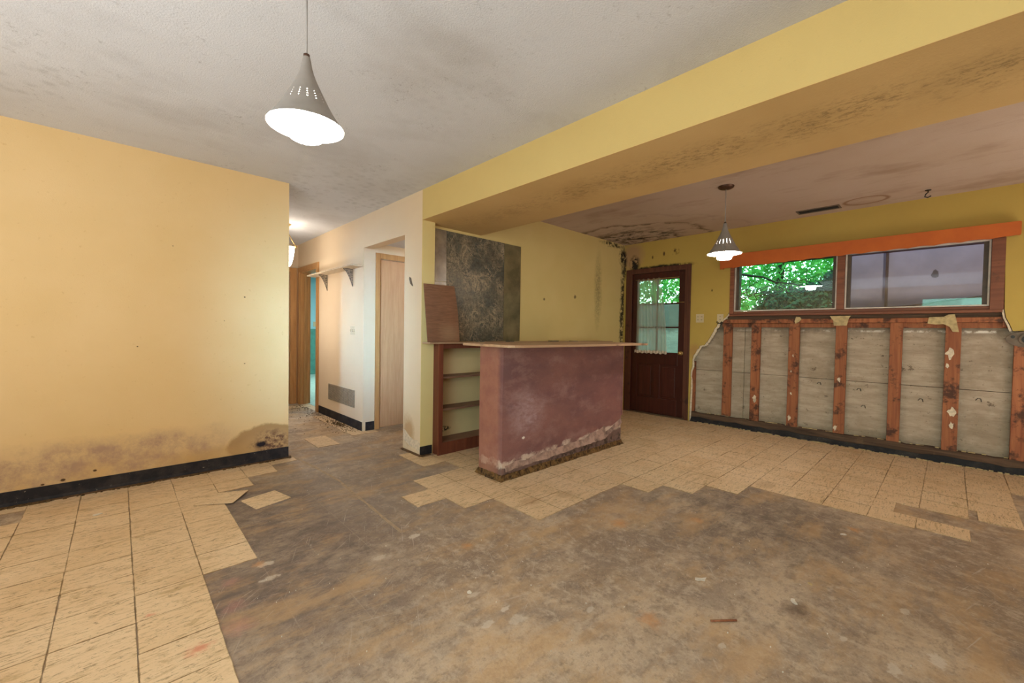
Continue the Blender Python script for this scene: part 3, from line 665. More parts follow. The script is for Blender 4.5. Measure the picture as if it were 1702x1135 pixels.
# baseboards (black cove base)
def base(name, pts, axis, a, b): return struct(MB().prism(pts, axis, a, b).build(name, m_black))
struct(MB().prism([(YL, .005), (YL - .012, .012), (YL - .006, .03), (YL - .005, .10), (YL, .10)], 0, XBK, XC).build('baseboard_left', m_black), 'black vinyl cove base along the peach wall')
e = MB().prism([(YL, 0), (YL - .028, 0), (YL - .028, .004), (YL - .012, .009), (YL, .014)], 0, XBK, XC + .02).build('mastic_fillet', m_mastic, bpy.data.objects['baseboard_left'])
cl = MB()
for k in range(320):
    x = random.uniform(-1.2, 1.1) if k % 2 else random.choice((-.5, -.38, .44, .12)) + random.gauss(0, .035)
    q = random.uniform(.002, .006); y = YL - random.uniform(.014, .045)
    cl.box(x - q * 1.6, x + q * 1.6, y - q, y + q, .0036, .0036 + q * random.uniform(.4, 1.6))
o = cl.build('base_crumbs', m_dirt, bpy.data.objects['baseboard_left']); o['kind'] = 'stuff'
struct(box('baseboard_hall', m_black, XB - .006, XB, 4.55, 5.94, .0, .10))
struct(box('baseboard_alcove', m_black, XB + .03, 2.128, YA - .006, YA, .0, .10))
struct(box('baseboard_pillar', m_black, XB - .004, 2.118, YP - .007, YP, .005, .085))
box('mastic_fillet', m_mastic, XB - .022, XB + .10, YP - .03, YP - .007, 0, .008, bpy.data.objects['baseboard_pillar'])
box('mastic_fillet', m_mastic, XB - .026, XB, YP - .03, 3.62, 0, .012, bpy.data.objects['baseboard_pillar'])
# torn plaster at pillar foot
P_ = [(3.31, .02), (3.31, .115), (3.36, .135), (3.42, .125), (3.5, .15), (3.57, .19), (3.615, .20), (3.615, .10), (3.5, .06), (3.4, .05)]
MB().prism(P_, 0, XB - .002, XB).build('torn_plaster_edge', m_gyp, bpy.data.objects['wall_pillar'])

# ---------------------------------------------------------------- window
win = struct(empty('window_1', (XW, .8, 1.39)), 'wide basement window with a clear and a boarded pane')
B = lambda n, m, *a, **k: box(n, m, *a, parent=win, **k)
B('frame_head', m_winwood, XW - .004, 5.8, -.30, 1.905, 2.03, 2.062); B('frame_sill', m_winwood, XW - .006, 5.8, -.30, 1.905, 1.386, 1.412, bevel=.003)
B('frame_sill', m_winwood, XW + .012, 5.8, -.30, 1.905, 1.412, 1.442, bevel=.003)
B('frame_jamb', m_winwood, XW - .004, 5.8, 1.862, 1.907, 1.412, 2.03, bevel=.003); B('frame_jamb', m_winwood, XW - .004, 5.8, -.305, -.225, 1.412, 2.03, bevel=.003)
B('mullion', m_winwood, XW + .0, 5.8, .782, .846, 1.442, 2.03, bevel=.003)
def sash(y0, y1, gmat):
    t = .012
    for n, a in (('sash_rail', (y0, y1, 1.445, 1.445 + t)), ('sash_rail', (y0, y1, 2.015, 2.03)), ('sash_stile', (y0, y0 + t, 1.457, 2.015)), ('sash_stile', (y1 - t, y1, 1.457, 2.015))):
        B(n, m_whitetrim, XW + .02, XW + .045, *a)
    for n, a in (('screen_stile', (y0 + t, y0 + t + .03, 1.457, 2.015)), ('screen_stile', (y1 - t - .03, y1 - t, 1.457, 2.015))):
        B(n, m_greytrim, XW + .05, XW + .085, *a)
    B('pane', gmat, XW + .060, XW + .064, y0 + t, y1 - t, 1.457, 2.015)
sash(.848, 1.86, m_glass); sash(-.223, .780, m_glass2)
# valance
vp = []
n = 150
for k in range(n + 1):
    t = k / n; y = 1.995 + (-.376 - 1.995) * t
    zb = 1.968 + .048 * t + .0095 * abs(math.sin(t * math.pi * 14)) - .004 + .0 * math.cos(t) * (1 if .02 < t < .97 else 0)
    if t > .975: zb += (t - .975) * .5
    vp.append((y, zb))
vp += [(-.378, 2.04), (-.378, 2.128), (-.370, 2.136), (1.995, 2.136)]
vt = thing('valance', 'long orange wooden valance with a scalloped lower edge over the window', 'valance', (5.43, .8, 1.97))
MB().prism(vp, 0, 5.425, 5.440).build('front_board', m_orange, vt)
box('end_return', m_orange, 5.440, XW, 1.980, 1.995, 1.975, 2.135, vt); box('end_return', m_orange, 5.440, XW, -.378, -.363, 2.035, 2.135, vt)
box('top_board', m_orange, 5.440, XW, -.363, 1.980, 2.122, 2.134, vt)

# ---------------------------------------------------------------- outside
out = struct(MB().box(5.86, 16, -5, 12, -.3, .1).build('ground', m_earth), 'ground outside')
bk = MB(); nx, ny = 26, 60; vs = []
for a in range(nx + 1):
    for b_ in range(ny + 1):
        x = 6.35 + a * .16; y = -3.5 + b_ * .16
        hh = 1.15 + .60 * min(1, a / 5) + .30 * mnoise.noise(V((x * 1.3, y * 1.3, 0))) + .14 * mnoise.noise(V((x * 5, y * 5, 3)))
        hh += .75 * math.exp(-((y - .72) / .40) ** 2) * min(1, a / 4)
        if y > 2.0: hh = hh * max(.1, 1 - (y - 2.0) * 1.3)
        vs.append((x, y, max(.1, hh)))
fs = [(a * (ny + 1) + b_, (a + 1) * (ny + 1) + b_, (a + 1) * (ny + 1) + b_ + 1, a * (ny + 1) + b_ + 1) for a in range(nx) for b_ in range(ny)]
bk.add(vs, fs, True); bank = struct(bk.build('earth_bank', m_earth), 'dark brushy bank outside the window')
br = MB()
def branch(p, q, r):
    p = V(p); q = V(q); pts = [p.lerp(q, k / 6) + V((rj(.03), rj(.03), rj(.03))) for k in range(7)]; br.tube(pts, [r * (1 - k / 9) for k in range(7)], 5)
branch((6.5, 2.4, 2.10), (6.7, 1.3, 1.80), .022)
for k in range(34):
    y = random.uniform(.6, 3.0); branch((6.6 + rj(.3), y, 1.7), (6.8 + rj(.3), y + rj(1.0), random.uniform(1.85, 2.25)), .006)
brush = tag(br.build('brush_pile', m_bark, None, 'base'), 'tangle of dark bare branches on the bank outside the clear pane', 'branches'); brush['kind'] = 'stuff'
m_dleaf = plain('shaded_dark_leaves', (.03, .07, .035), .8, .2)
sb = MB()
for k in range(9000):
    y = random.uniform(-1.5, 3.2); x = random.uniform(6.4, 7.4); a = (x - 6.35) / .16
    hh = 1.15 + .60 * min(1, a / 5) + .30 * mnoise.noise(V((x * 1.3, y * 1.3, 0))) + .75 * math.exp(-((y - .72) / .40) ** 2) * min(1, a / 4)
    if y > 2.0: hh *= max(.1, 1 - (y - 2.0) * 1.3)
    c = V((x, y, hh + random.uniform(-.08, .10))); sz = random.uniform(.015, .05); u = V((rj(1), rj(1), rj(1))).normalized(); v_ = u.orthogonal().normalized()
    sb.add([c - u * sz, c + v_ * sz * .5, c + u * sz, c - v_ * sz * .5], [(0, 1, 2, 3)])
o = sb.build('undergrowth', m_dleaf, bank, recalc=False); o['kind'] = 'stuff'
def tree(x, y, h, r, n, label, zlo=1.6, rad=1.15):
    t = thing('tree', label, 'tree', (x, y, .1), 'trees outside the window')
    q = MB(); q.tube([(x + .05 * math.sin(k), y + .04 * math.cos(k * 1.7), .1 + h * .9 * k / 8) for k in range(9)], [r * (1 - k / 12) for k in range(9)], 8); q.build('trunk', m_bark, t)
    lf = MB()
    for k in range(n):
        a = random.uniform(0, 6.283); rr = rad * math.sqrt(random.random()); c = V((x + rr * math.cos(a), y + rr * math.sin(a), random.uniform(zlo, h)))
        sz = random.uniform(.03, .075); u = V((rj(.5), rj(1), rj(1))).normalized(); v_ = V((rj(.5), rj(1), rj(1))).cross(u).normalized()
        lf.add([c - u * sz, c + v_ * sz * .5, c + u * sz, c - v_ * sz * .5], [(0, 1, 2, 3)])
    o = lf.build('foliage', m_leaf, t, recalc=False); o['kind'] = 'stuff'
tree(9.0, -.3, 4.4, .09, 8500, 'leafy green tree at the right edge of the view in the clear pane')
tree(9.0, 2.2, 4.6, .10, 8500, 'leafy green tree behind the middle of the clear pane')
tree(9.0, 4.7, 4.6, .09, 8500, 'leafy green tree seen between the window and the door')
tree(9.0, 7.2, 4.4, .07, 8500, 'leafy green tree seen through the glazed door')
tree(12.2, 1.6, 5.6, .12, 8000, 'farther leafy tree behind the clear pane', .3, 1.5)
tree(12.2, 4.9, 5.6, .12, 8000, 'farther leafy tree between window and door views', .3, 1.5)
tree(12.2, 8.2, 5.6, .12, 8000, 'farther leafy tree beyond the glazed door', .3, 1.5)
sh = thing('grey_sheet', 'weathered grey sheet standing outside behind the right window pane', 'sheet', (6.16, .3, 1.0))
box('sheet_panel', m_greysheet, 6.15, 6.17, .508, .92, 1.0, 2.3, sh); box('sheet_panel', m_greysheet, 6.15, 6.17, -1.2, .496, 1.0, 2.3, sh); box('batten', m_greytrim, 6.135, 6.15, .490, .514, 1.0, 2.3, sh)
MB().tube([(6.145, .85, 1.46), (6.145, .3, 1.50), (6.145, -.1, 1.56), (6.145, -.8, 1.66)], .006, 6).build('sagging_cord', m_greytrim, sh)
pw = struct(box('retaining_wall', m_conc, 8.0, 8.2, 2.9, 9, .1, 1.75), 'pale concrete wall outside the door')

# ---------------------------------------------------------------- exterior door
dr = struct(empty('door_1', (XW, 2.87, 0)), 'dark red glazed exterior door with six lights')
D = lambda n, m, *a, **k: box(n, m, *a, parent=dr, **k)
D('casing', m_casing, XW - .018, XW, 3.255, 3.355, 0, 2.09, bevel=.003); D('casing', m_casing, XW - .018, XW, 2.388, 2.465, 0, 2.09, bevel=.003); D('casing', m_casing, XW - .018, XW, 2.465, 3.255, 2.02, 2.09, bevel=.003)
D('jamb', m_door, XW, XW + .16, 3.255, 3.30, 0, 2.03); D('jamb', m_door, XW, XW + .16, 2.435, 2.465, 0, 2.03); D('head_jamb', m_door, XW, XW + .16, 2.465, 3.255, 2.02, 2.04)
D('threshold', m_rot, XW - .03, XW + .2, 2.43, 3.30, .0, .02)
dx0, dx1 = XW + .010, XW + .052
D('stile', m_door, dx0, dx1, 3.165, 3.252, .022, 2.018, bevel=.003); D('stile', m_door, dx0, dx1, 2.468, 2.555, .022, 2.018, bevel=.003)
D('top_rail', m_door, dx0, dx1, 2.555, 3.165, 1.915, 2.018, bevel=.003); D('lock_rail', m_door, dx0, dx1, 2.555, 3.165, .72, .895, bevel=.003); D('bottom_rail', m_door, dx0, dx1, 2.555, 3.165, .022, .24, bevel=.003)
D('mid_stile', m_door, dx0, dx1, 2.81, 2.91, .24, .72, bevel=.003)
for y0, y1 in ((2.555, 2.81), (2.91, 3.165)):
    D('door_panel', m_door, dx0 + .014, dx1 - .01, y0, y1, .24, .72)
    D('panel_field', m_door, dx0 + .006, dx0 + .014, y0 + .035, y1 - .035, .275, .685, bevel=.004)
for zz in (1.245, 1.575): D('muntin', m_door, dx0 + .006, dx1 - .01, 2.555, 3.165, zz - .01, zz + .01)
D('muntin', m_door, dx0 + .007, dx1 - .011, 2.865, 2.88, .895, 1.915)
for z0, z1 in ((.895, 1.235), (1.255, 1.565), (1.585, 1.915)):
    for y0, y1 in ((2.555, 2.865), (2.88, 3.165)): D('pane', m_glass, dx0 + .02, dx0 + .024, y0, y1, z0, z1)
kn = MB().lathe([(.0, -.055), (.012, -.055), (.022, -.05), (.026, -.04), (.022, -.028), (.01, -.022), (.01, -.004), (.028, -.003), (.03, 0)], (0, 0, 0), 20)
kn.v = [(dx0 + zz, 2.511 + x, .895 + y) for x, y, zz in kn.v]; kn.build('door_knob', m_brass, dr)
# sheer curtain
ct = thing('curtain', 'thin pleated white sheer curtain gathered over the left of the door glass', 'curtain', (XW - .02, 3.0, .88))
q = MB(); NU, NV = 90, 24; vs = []
for b_ in range(NV + 1):
    t = b_ / NV; zz = 1.935 + (.885 - 1.935) * t
    yl = 3.165 + .012 * t; yr = 2.80 - .10 * t - .02 * math.sin(t * 3)
    for a in range(NU + 1):
        u = a / NU; y = yl + (yr - yl) * u
        am = .010 * (1 - .4 * t); x = XW - .022 + am * math.sin(u * 62 + 1.3 * math.sin(t * 3 + u * 5)) + .006 * math.sin(u * 23 + t * 2)
        vs.append((x, y, zz + (.006 * math.sin(u * 30) if b_ in (0, NV) else 0)))
q.add(vs, [(b_ * (NU + 1) + a, b_ * (NU + 1) + a + 1, (b_ + 1) * (NU + 1) + a + 1, (b_ + 1) * (NU + 1) + a) for b_ in range(NV) for a in range(NU)], True)
q.build('sheer_panel', m_sheer, ct, recalc=False)
hem = MB(); vs = []
for k, zz in enumerate((.915, .875)):
    for a in range(NU + 1):
        u = a / NU; y = 3.180 + (2.69 - 3.180) * u; vs.append((XW - .036 + .006 * math.sin(u * 70), y, zz + .006 * math.sin(u * 44)))
hem.add(vs, [(a, a + 1, NU + 2 + a, NU + 1 + a) for a in range(NU)], True); hem.build('hem_ruffle', plain('curtain_hem_cloth', (.62, .50, .40), .9, .1), ct, recalc=False)
MB().tube([(XW - .03, 3.19, 1.925), (XW - .03, 2.54, 1.925)], .004, 8).build('curtain_rod', m_brass, ct)
rod = MB().tube([(XW + .0, 2.56, 1.584), (XW - .035, 2.56, 1.584), (XW - .035, 2.46, 1.584)], .004, 8).build('curtain_hook', m_brass, None, 'base')
tag(rod, 'small brass hook rod projecting beside the middle door muntin', 'hook')

# ---------------------------------------------------------------- bar
bar = thing('bar_counter', 'maroon panelled bar counter with peeling foot and plywood top', 'bar counter', (2.95, 2.48, 0))
body = MB(); body.prism(rect(2.125, 3.80, 2.338, 2.615), 2, .045, 1.036); bo = body.build('body', m_bar, bar, bevel=.004)
# rotten plinth: irregular mound of mastic and debris
def rim(off): 
    P_ = []
    for (x0, y0, x1, y1, n_) in ((2.125, 2.338, 3.80, 2.338, 60), (3.80, 2.338, 3.80, 2.615, 12), (3.80, 2.615, 2.125, 2.615, 30), (2.125, 2.615, 2.125, 2.338, 14)):
        for k in range(n_):
            t = k / n_; x = x0 + (x1 - x0) * t; y = y0 + (y1 - y0) * t
            cx, cy = 2.96, 2.476; d = V((x - cx, y - cy)); nx_ = 1 if abs(x - 3.80) < 1e-6 else (-1 if abs(x - 2.125) < 1e-6 else 0); ny_ = -1 if abs(y - 2.338) < 1e-6 else (1 if abs(y - 2.615) < 1e-6 else 0)
            o_ = off + rj(off * .25) if off > 0 else off
            P_.append((x + nx_ * o_, y + ny_ * o_))
    return P_
r0 = rim(.026); r1 = rim(.016); r2 = rim(.003); n_ = len(r0)
pl = MB(); pl.add([(x, y, 0) for x, y in r0] + [(x, y, .014 + rj(.004)) for x, y in r1] + [(x, y, .046 + rj(.006)) for x, y in r2],
                  [(a * n_ + k, a * n_ + (k + 1) % n_, (a + 1) * n_ + (k + 1) % n_, (a + 1) * n_ + k) for a in range(2) for k in range(n_)] + [tuple(range(2 * n_, 3 * n_))])
m_pl = N('rotted_plinth_debris'); s = m_pl
bb = s.mix(s.rng(s.noise(24, 5, .75), .42, .6), (.20, .11, .04), (.04, .022, .013)); s.bump(s.noise(40, 5, .7), .8, .01); s.fin(bb, .9, .15)
pl.build('plinth', m_pl.m, bar)
# peeling veneer: curled flakes low on the front
fk = MB()
def flake(x0, x1, zb, zt, out, amp=.0):
    n2 = 14; vs = []
    for k in range(n2 + 1):
        u = k / n2; x = x0 + (x1 - x0) * u
        zt_ = zt[0] + (zt[1] - zt[0]) * u + .018 * mnoise.noise(V((x * 9, 0, 1))) ; zb_ = zb[0] + (zb[1] - zb[0]) * u
        vs += [(x, 2.337, zt_), (x, 2.337 - out * .6, (zt_ + zb_) / 2), (x, 2.337 - out, zb_ + rj(.006))]
    fk.add(vs, [(3 * k + a, 3 * k + 3 + a, 3 * k + 4 + a, 3 * k + 1 + a) for k in range(n2) for a in range(2)], True)
flake(2.16, 2.6, (.07, .085), (.115, .135), .010); flake(2.55, 3.15, (.075, .105), (.13, .16), .014); flake(3.1, 3.5, (.10, .11), (.15, .23), .022); flake(3.5, 3.79, (.12, .22), (.16, .27), .016)
fo = fk.build('peeling_veneer', plain('peeled_pale_veneer', (.42, .27, .22), .7, .3, vs=14, var=.35), bo, recalc=False)
P_ = [(1.985, 2.66), (1.985, 2.135), (2.02, 2.10), (2.10, 2.082), (3.80, 2.075), (3.88, 2.10), (3.915, 2.15), (3.915, 2.66)]
MB().prism(P_, 2, 1.036, 1.055).build('countertop', m_counter, bar, bevel=.002)
MB().prism([(3.795, 2.33), (3.81, 2.33), (3.81, 2.345), (3.795, 2.345)], 2, .3, 1.036).build('corner_strip', m_bar, bar)
# back shelf unit
cab = thing('shelf_cabinet', 'open red-brown shelf unit with three boards built against the yellow wall', 'shelf unit', (3.1, 3.3, 0))
Cc = lambda n, m, *a, **k: box(n, m, *a, parent=cab, **k)
Cc('side_panel', m_red, 2.133, 2.150, 3.212, 3.398, 0, 1.028, bevel=.002); Cc('side_panel', m_red, 4.18, 4.20, 3.212, 3.398, 0, 1.028)
Cc('face_stile', m_red, 2.118, 2.166, 3.195, 3.212, 0, 1.028, bevel=.002); Cc('face_stile', m_red, 2.80, 2.86, 3.195, 3.212, .115, .985, bevel=.002); Cc('face_stile', m_red, 4.14, 4.20, 3.195, 3.212, 0, 1.028)
Cc('top_rail', m_red, 2.166, 4.14, 3.195, 3.212, .985, 1.028, bevel=.002); Cc('bottom_rail', m_red, 2.166, 4.14, 3.195, 3.212, 0, .115, bevel=.002)
for zz in (.117, .425, .724): Cc('shelf', m_shelfw, 2.150, 4.18, 3.2125, 3.392, zz - .018, zz)
Cc('back_panel', m_cabback, 2.150, 4.18, 3.393, 3.399, .1, 1.02)
Cc('ledge_top', m_counter, 2.005, 4.9, 3.17, 3.30, 1.029, 1.043, bevel=.002); Cc('ledge_back', m_counter, 2.135, 4.9, 3.30, 3.399, 1.029, 1.043)
for x, y, w_, d_ in ((3.02, 3.22, .05, .03), (3.75, 3.24, .09, .03), (4.1, 3.22, .06, .04), (2.62, 3.23, .05, .03)):
    pc = MB().prism([(x - w_, y - d_), (x + w_ * .8, y - d_ * .8), (x + w_, y + d_), (x - w_ * .7, y + d_ * .9)], 2, 1.0432, 1.051 + rj(.002)).build('broken_mirror_piece', m_mirror, None, 'base')
    tag(pc, {3.02: 'broken mirror piece lying on the back ledge, third from the left', 3.75: 'large broken mirror piece lying on the back ledge behind the counter middle', 4.1: 'rightmost broken mirror piece on the back ledge', 2.62: 'broken mirror piece on the ledge nearest the leaning board'}[x], 'mirror piece', 'broken mirror pieces on the ledge')
# mirror panels on the wall
mp_ = thing('veined_mirror', 'smoked gold-veined mirror sheet on the wall behind the shelf ledge', 'mirror', (2.7, 3.4, 1.05))
MB().prism([(2.322, 1.046), (3.078, 1.046), (3.078, 2.118), (2.322, 2.118)], 1, 3.392, 3.3995).build('veined_sheet', m_mirror, mp_)
ms = thing('mirror_strip', 'narrow dull grey mirror strip between the wall end and the veined mirror', 'mirror', (2.2, 3.4, 1.05))
box('mirror_tile', m_mirror3, 2.136, 2.319, 3.392, 3.3995, 1.624, 2.120, ms); box('mirror_tile', m_mirror3, 2.136, 2.319, 3.392, 3.3995, 1.046, 1.620, ms)
tag(box('olive_mirror', m_mirror2, 3.081, 3.333, 3.392, 3.3995, 1.046, 2.116, None, 'base'), 'plain olive tarnished mirror strip at the right of the veined mirror', 'mirror')
# leaning board
lb = MB(); vs = []
NX = 10
C4 = [(2.022, 3.245, 1.0435), (2.375, 3.245, 1.0435), (2.335, 3.285, 1.575), (2.000, 3.285, 1.572)]
for b_ in range(11):
    v_ = b_ / 10
    for a in range(NX + 1):
        u = a / NX; p = V(C4[0]).lerp(V(C4[1]), u).lerp(V(C4[3]).lerp(V(C4[2]), u), v_)
        vs.append((p.x + (.012 * math.sin(v_ * 3.14) * u), p.y + .010 * (u - .5) ** 2 * v_ - .01, p.z))
n0 = len(vs); vs += [(x, y + .006, z_) for x, y, z_ in vs]
fs = [];W_ = NX + 1
for b_ in range(10):
    for a in range(NX):
        i0 = b_ * W_ + a; fs += [(i0, i0 + 1, i0 + W_ + 1, i0 + W_), (n0 + i0, n0 + i0 + W_, n0 + i0 + W_ + 1, n0 + i0 + 1)]
for a in range(NX): fs += [(a, n0 + a, n0 + a + 1, a + 1), (10 * W_ + a, 10 * W_ + a + 1, n0 + 10 * W_ + a + 1, n0 + 10 * W_ + a)]
for b_ in range(10): fs += [(b_ * W_, (b_ + 1) * W_, n0 + (b_ + 1) * W_, n0 + b_ * W_), (b_ * W_ + NX, n0 + b_ * W_ + NX, n0 + (b_ + 1) * W_ + NX, (b_ + 1) * W_ + NX)]
lb.add(vs, fs); tag(lb.build('hardboard_panel', m_ply, None, 'base'), 'brown hardboard offcut leaning on the ledge against the wall end', 'board')

# ---------------------------------------------------------------- pendant lamps
PROF = [(.1400, 0), (.1385, .003), (.122, .022), (.105, .048), (.093, .068), (.0845, .084), (.0829, .0872), (.0790, .095), (.0774, .0982), (.0735, .106), (.0719, .1092), (.0680, .117), (.0665, .1202), (.055, .143), (.045, .164), (.035, .186), (.027, .208), (.0205, .232), (.0165, .255), (.0135, .270)]
def pendant(label, x, y, zr, zc, glow, canopy, scale=1., cord=m_cord):
    t = thing('pendant_lamp', label, 'pendant lamp', (x, y, zr))
    seg = 136; pr_ = [(r * scale, h * scale) for r, h in PROF]
    hole_rows = (5, 7, 9, 11)
    skip = lambda k, i: (k in hole_rows) and (i % 8 == 0)
    MB().lathe(pr_, (x, y, zr), seg, skip).build('shade', m_shade, t)
    MB().lathe([(r - .002, h) for r, h in pr_], (x, y, zr), seg, skip).build('shade_lining', m_inner, t)
    MB().lathe([(.0, -.048 * scale), (.05 * scale, -.048 * scale), (.058 * scale, -.044 * scale), (.066 * scale, -.008), (.072 * scale, .004), (.072 * scale, .06), (.055 * scale, .115), (.0, .12)], (x, y, zr), 48).build('diffuser_bowl', glow, t)
    MB().lathe([(.072 * scale, .004), (.1365 * scale, .003)], (x, y, zr), 64).build('reflector_ring', glow, t, recalc=False)
    h = .270 * scale
    MB().lathe([(.0, h - .01), (.0105, h - .01), (.0105, h + .010), (.004, h + .014)], (x, y, zr), 20).build('socket_cap', m_bronze, t)
    MB().tube([(x, y, zr + h + .008), (x, y, zc - .004)], .0032, 8).build('cord', cord, t)
    c = MB().lathe([(.0, -.026), (.012, -.026), (.05, -.020), (.062, -.012), (.066, 0)], (x, y, zc), 36).build('canopy', canopy, t)
    return t
L1 = pendant('large grey pendant lamp with perforated shade hanging at the upper left', .486, 1.588, 1.860, ZC, m_glow, m_inner, .9)
L2 = pendant('small-looking brown-grey pendant lamp hanging before the window near the door', 3.922, 1.408, 1.872, ZC2, m_glow2, m_bronze)
# hall lamp: glass bowl hung on three brass arms
hl = thing('hall_lamp', 'glowing white glass bowl lamp with brass arms half hidden by the peach wall', 'ceiling lamp', (1.49, 5.6, 1.90))
MB().lathe([(.0, 0), (.03, .002), (.055, .03), (.075, .10), (.088, .19), (.092, .245)], (1.49, 5.6, 1.895), 36).build('glass_bowl', m_glow3, hl)
for a in (.0, 2.09, 4.19):
    cx, cy = math.cos(a), math.sin(a)
    ar = MB().tube([(1.49 + cx * .085, 5.6 + cy * .085, 2.12), (1.49 + cx * .115, 5.6 + cy * .115, 2.155), (1.49 + cx * .07, 5.6 + cy * .07, 2.22), (1.49, 5.6, 2.36)], .004, 8).build('arm', m_brass, hl)
    k_ = MB().lathe([(0, -.016), (.012, -.011), (.016, 0), (.012, .011), (0, .016)], (1.49 + cx * .108, 5.6 + cy * .108, 2.155), 14).build('finial', m_brass, ar)
MB().lathe([(0, -.03), (.03, -.03), (.06, 0)], (1.49, 5.6, ZC), 24).build('canopy', m_brass, hl)
MB().tube([(1.49, 5.6, 2.35), (1.49, 5.6, 2.39)], .006, 8).build('stem', m_brass, hl)

# ---------------------------------------------------------------- hall woodwork
d2 = struct(empty('door_2', (XB, 6.4, 0)), 'oak framed doorway to a blue room at the end of the hall')
H = lambda n, m, *a, **k: box(n, m, *a, parent=d2, **k)
H('casing', m_oak, XB - .018, XB, 5.955, 6.035, 0, 2.06, bevel=.003); H('casing', m_oak, XB - .018, XB, 6.765, 6.845, 0, 2.06, bevel=.003); H('casing', m_oak, XB - .018, XB, 6.035, 6.765, 1.995, 2.06, bevel=.003)
H('jamb', m_oak, XB, XB + .125, 6.03, 6.05, 0, 2.0); H('jamb', m_oak, XB, XB + .125, 6.75, 6.77, 0, 2.0); H('head_jamb', m_oak, XB, XB + .125, 6.05, 6.75, 1.98, 2.0)
H('door_stop', m_oak, XB + .045, XB + .08, 6.735, 6.75, 0, 1.98); H('door_stop', m_oak, XB + .045, XB + .08, 6.05, 6.062, 0, 1.98)
H('rear_casing', m_oak, XB + .125, XB + .14, 6.74, 6.82, 0, 2.05)
d3 = struct(empty('door_3', (1.5, YE, 0)), 'oak door in the end wall of the hall')
H = lambda n, m, *a, **k: box(n, m, *a, parent=d3, **k)
H('casing', m_oak, 1.885, 1.975, YE - .018, YE, 0, 2.06, bevel=.003); H('casing', m_oak, 1.115, 1.205, YE - .018, YE, 0, 2.06); H('casing', m_oak, 1.205, 1.885, YE - .018, YE, 1.995, 2.06, bevel=.003)
H('jamb', m_oak, 1.875, 1.89, YE, YE + .11, 0, 2.0); H('door_slab', m_casing, 1.205, 1.868, YE + .03, YE + .07, .01, 1.99)
hk = MB().lathe([(.0, -.05), (.02, -.045), (.025, -.03), (.01, -.02), (.01, 0)], (0, 0, 0), 16); hk.v = [(1.845 + x, YE + .03 + zz, 1.0 + y) for x, y, zz in hk.v]; hk.build('door_knob', m_brass, d3)
d4 = struct(empty('door_4', (2.57, YA, 0)), 'pinkish flush veneer door in the alcove')
H = lambda n, m, *a, **k: box(n, m, *a, parent=d4, **k)
H('casing', m_oak, 2.131, 2.186, YA - .016, YA, 0, 2.025, bevel=.003); H('casing', m_oak, 2.955, 3.01, YA - .016, YA, 0, 2.025); H('casing', m_oak, 2.186, 2.955, YA - .016, YA, 1.962, 2.025, bevel=.003)
H('jamb', m_oak, 2.186, 2.192, YA, YA + .1, 0, 1.96); H('door_slab', m_birch, 2.197, 2.95, YA + .004, YA + .04, .012, 1.955, bevel=.002)
for zz in (.28, 1.62):
    MB().tube([(2.194, YA - .004, zz), (2.194, YA - .004, zz + .085)], .006, 10).build('hinge', m_brass, d4)
# hall shelf with iron brackets
hs = thing('wall_shelf', 'cream painted shelf on two lacy iron brackets in the hall', 'shelf', (1.93, 5.3, 1.65))
box('shelf_board', plain('cream_shelf_paint', (.62, .49, .33), .6, .3), 1.858, XB, 4.56, 6.02, 1.852, 1.870, hs, bevel=.002)
for yb in (5.64, 4.83):
    b_ = MB(); T = .003
    x0, x1, zt_, zb_ = XB - .003, 1.885, 1.851, 1.655
    def bar_(p, q, r=.0032): b_.tube([(p[0], yb, p[1]), (q[0], yb, q[1])], r, 6)
    bar_((x0, zt_ - .003), (x1, zt_ - .003)); bar_((x0 - .002, zt_), (x0 - .002, zb_))
    n7 = 7
    E_ = [(x1 + (x0 - x1) * (k / n7) ** .75, zt_ - .006 - (zt_ - zb_) * (k / n7) ** 1.25) for k in range(n7 + 1)]
    for p, q in zip(E_[:-1], E_[1:]): bar_(p, q)
    for p in E_[1:-1]: bar_(p, (x0, p[1]), .002); bar_(p, (p[0], zt_), .002)
    for k in range(1, n7 - 1): bar_(E_[k], (E_[k + 1][0], zt_), .002); bar_(E_[k], (x0, E_[k + 1][1]), .002)
    b_.build('bracket', m_iron, hs)
# return-air grille
gr = thing('vent_grille', 'tarnished metal return-air grille low on the hall wall', 'vent', (XB, 5.16, .23))
for a in ((4.755, 5.572, .418, .436), (4.755, 5.572, .234, .252), (4.755, 4.775, .252, .418), (5.552, 5.572, .252, .418), (4.93, 4.938, .252, .418)):
    box('frame', m_grille, XB - .009, XB - .001, *a, gr)
box('backing', m_slot, XB - .0022, XB - .0006, 4.775, 5.552, .252, .418, gr)
for k in range(14):
    zz = .257 + k * .0118
    MB().add([(XB - .008, 4.775, zz), (XB - .008, 5.552, zz), (XB - .003, 5.552, zz + .007), (XB - .003, 4.775, zz + .007), (XB - .0068, 4.775, zz - .001), (XB - .0068, 5.552, zz - .001)], [(0, 1, 2, 3), (4, 5, 1, 0), (3, 2, 5, 4)]).build('slat', m_grille, gr)
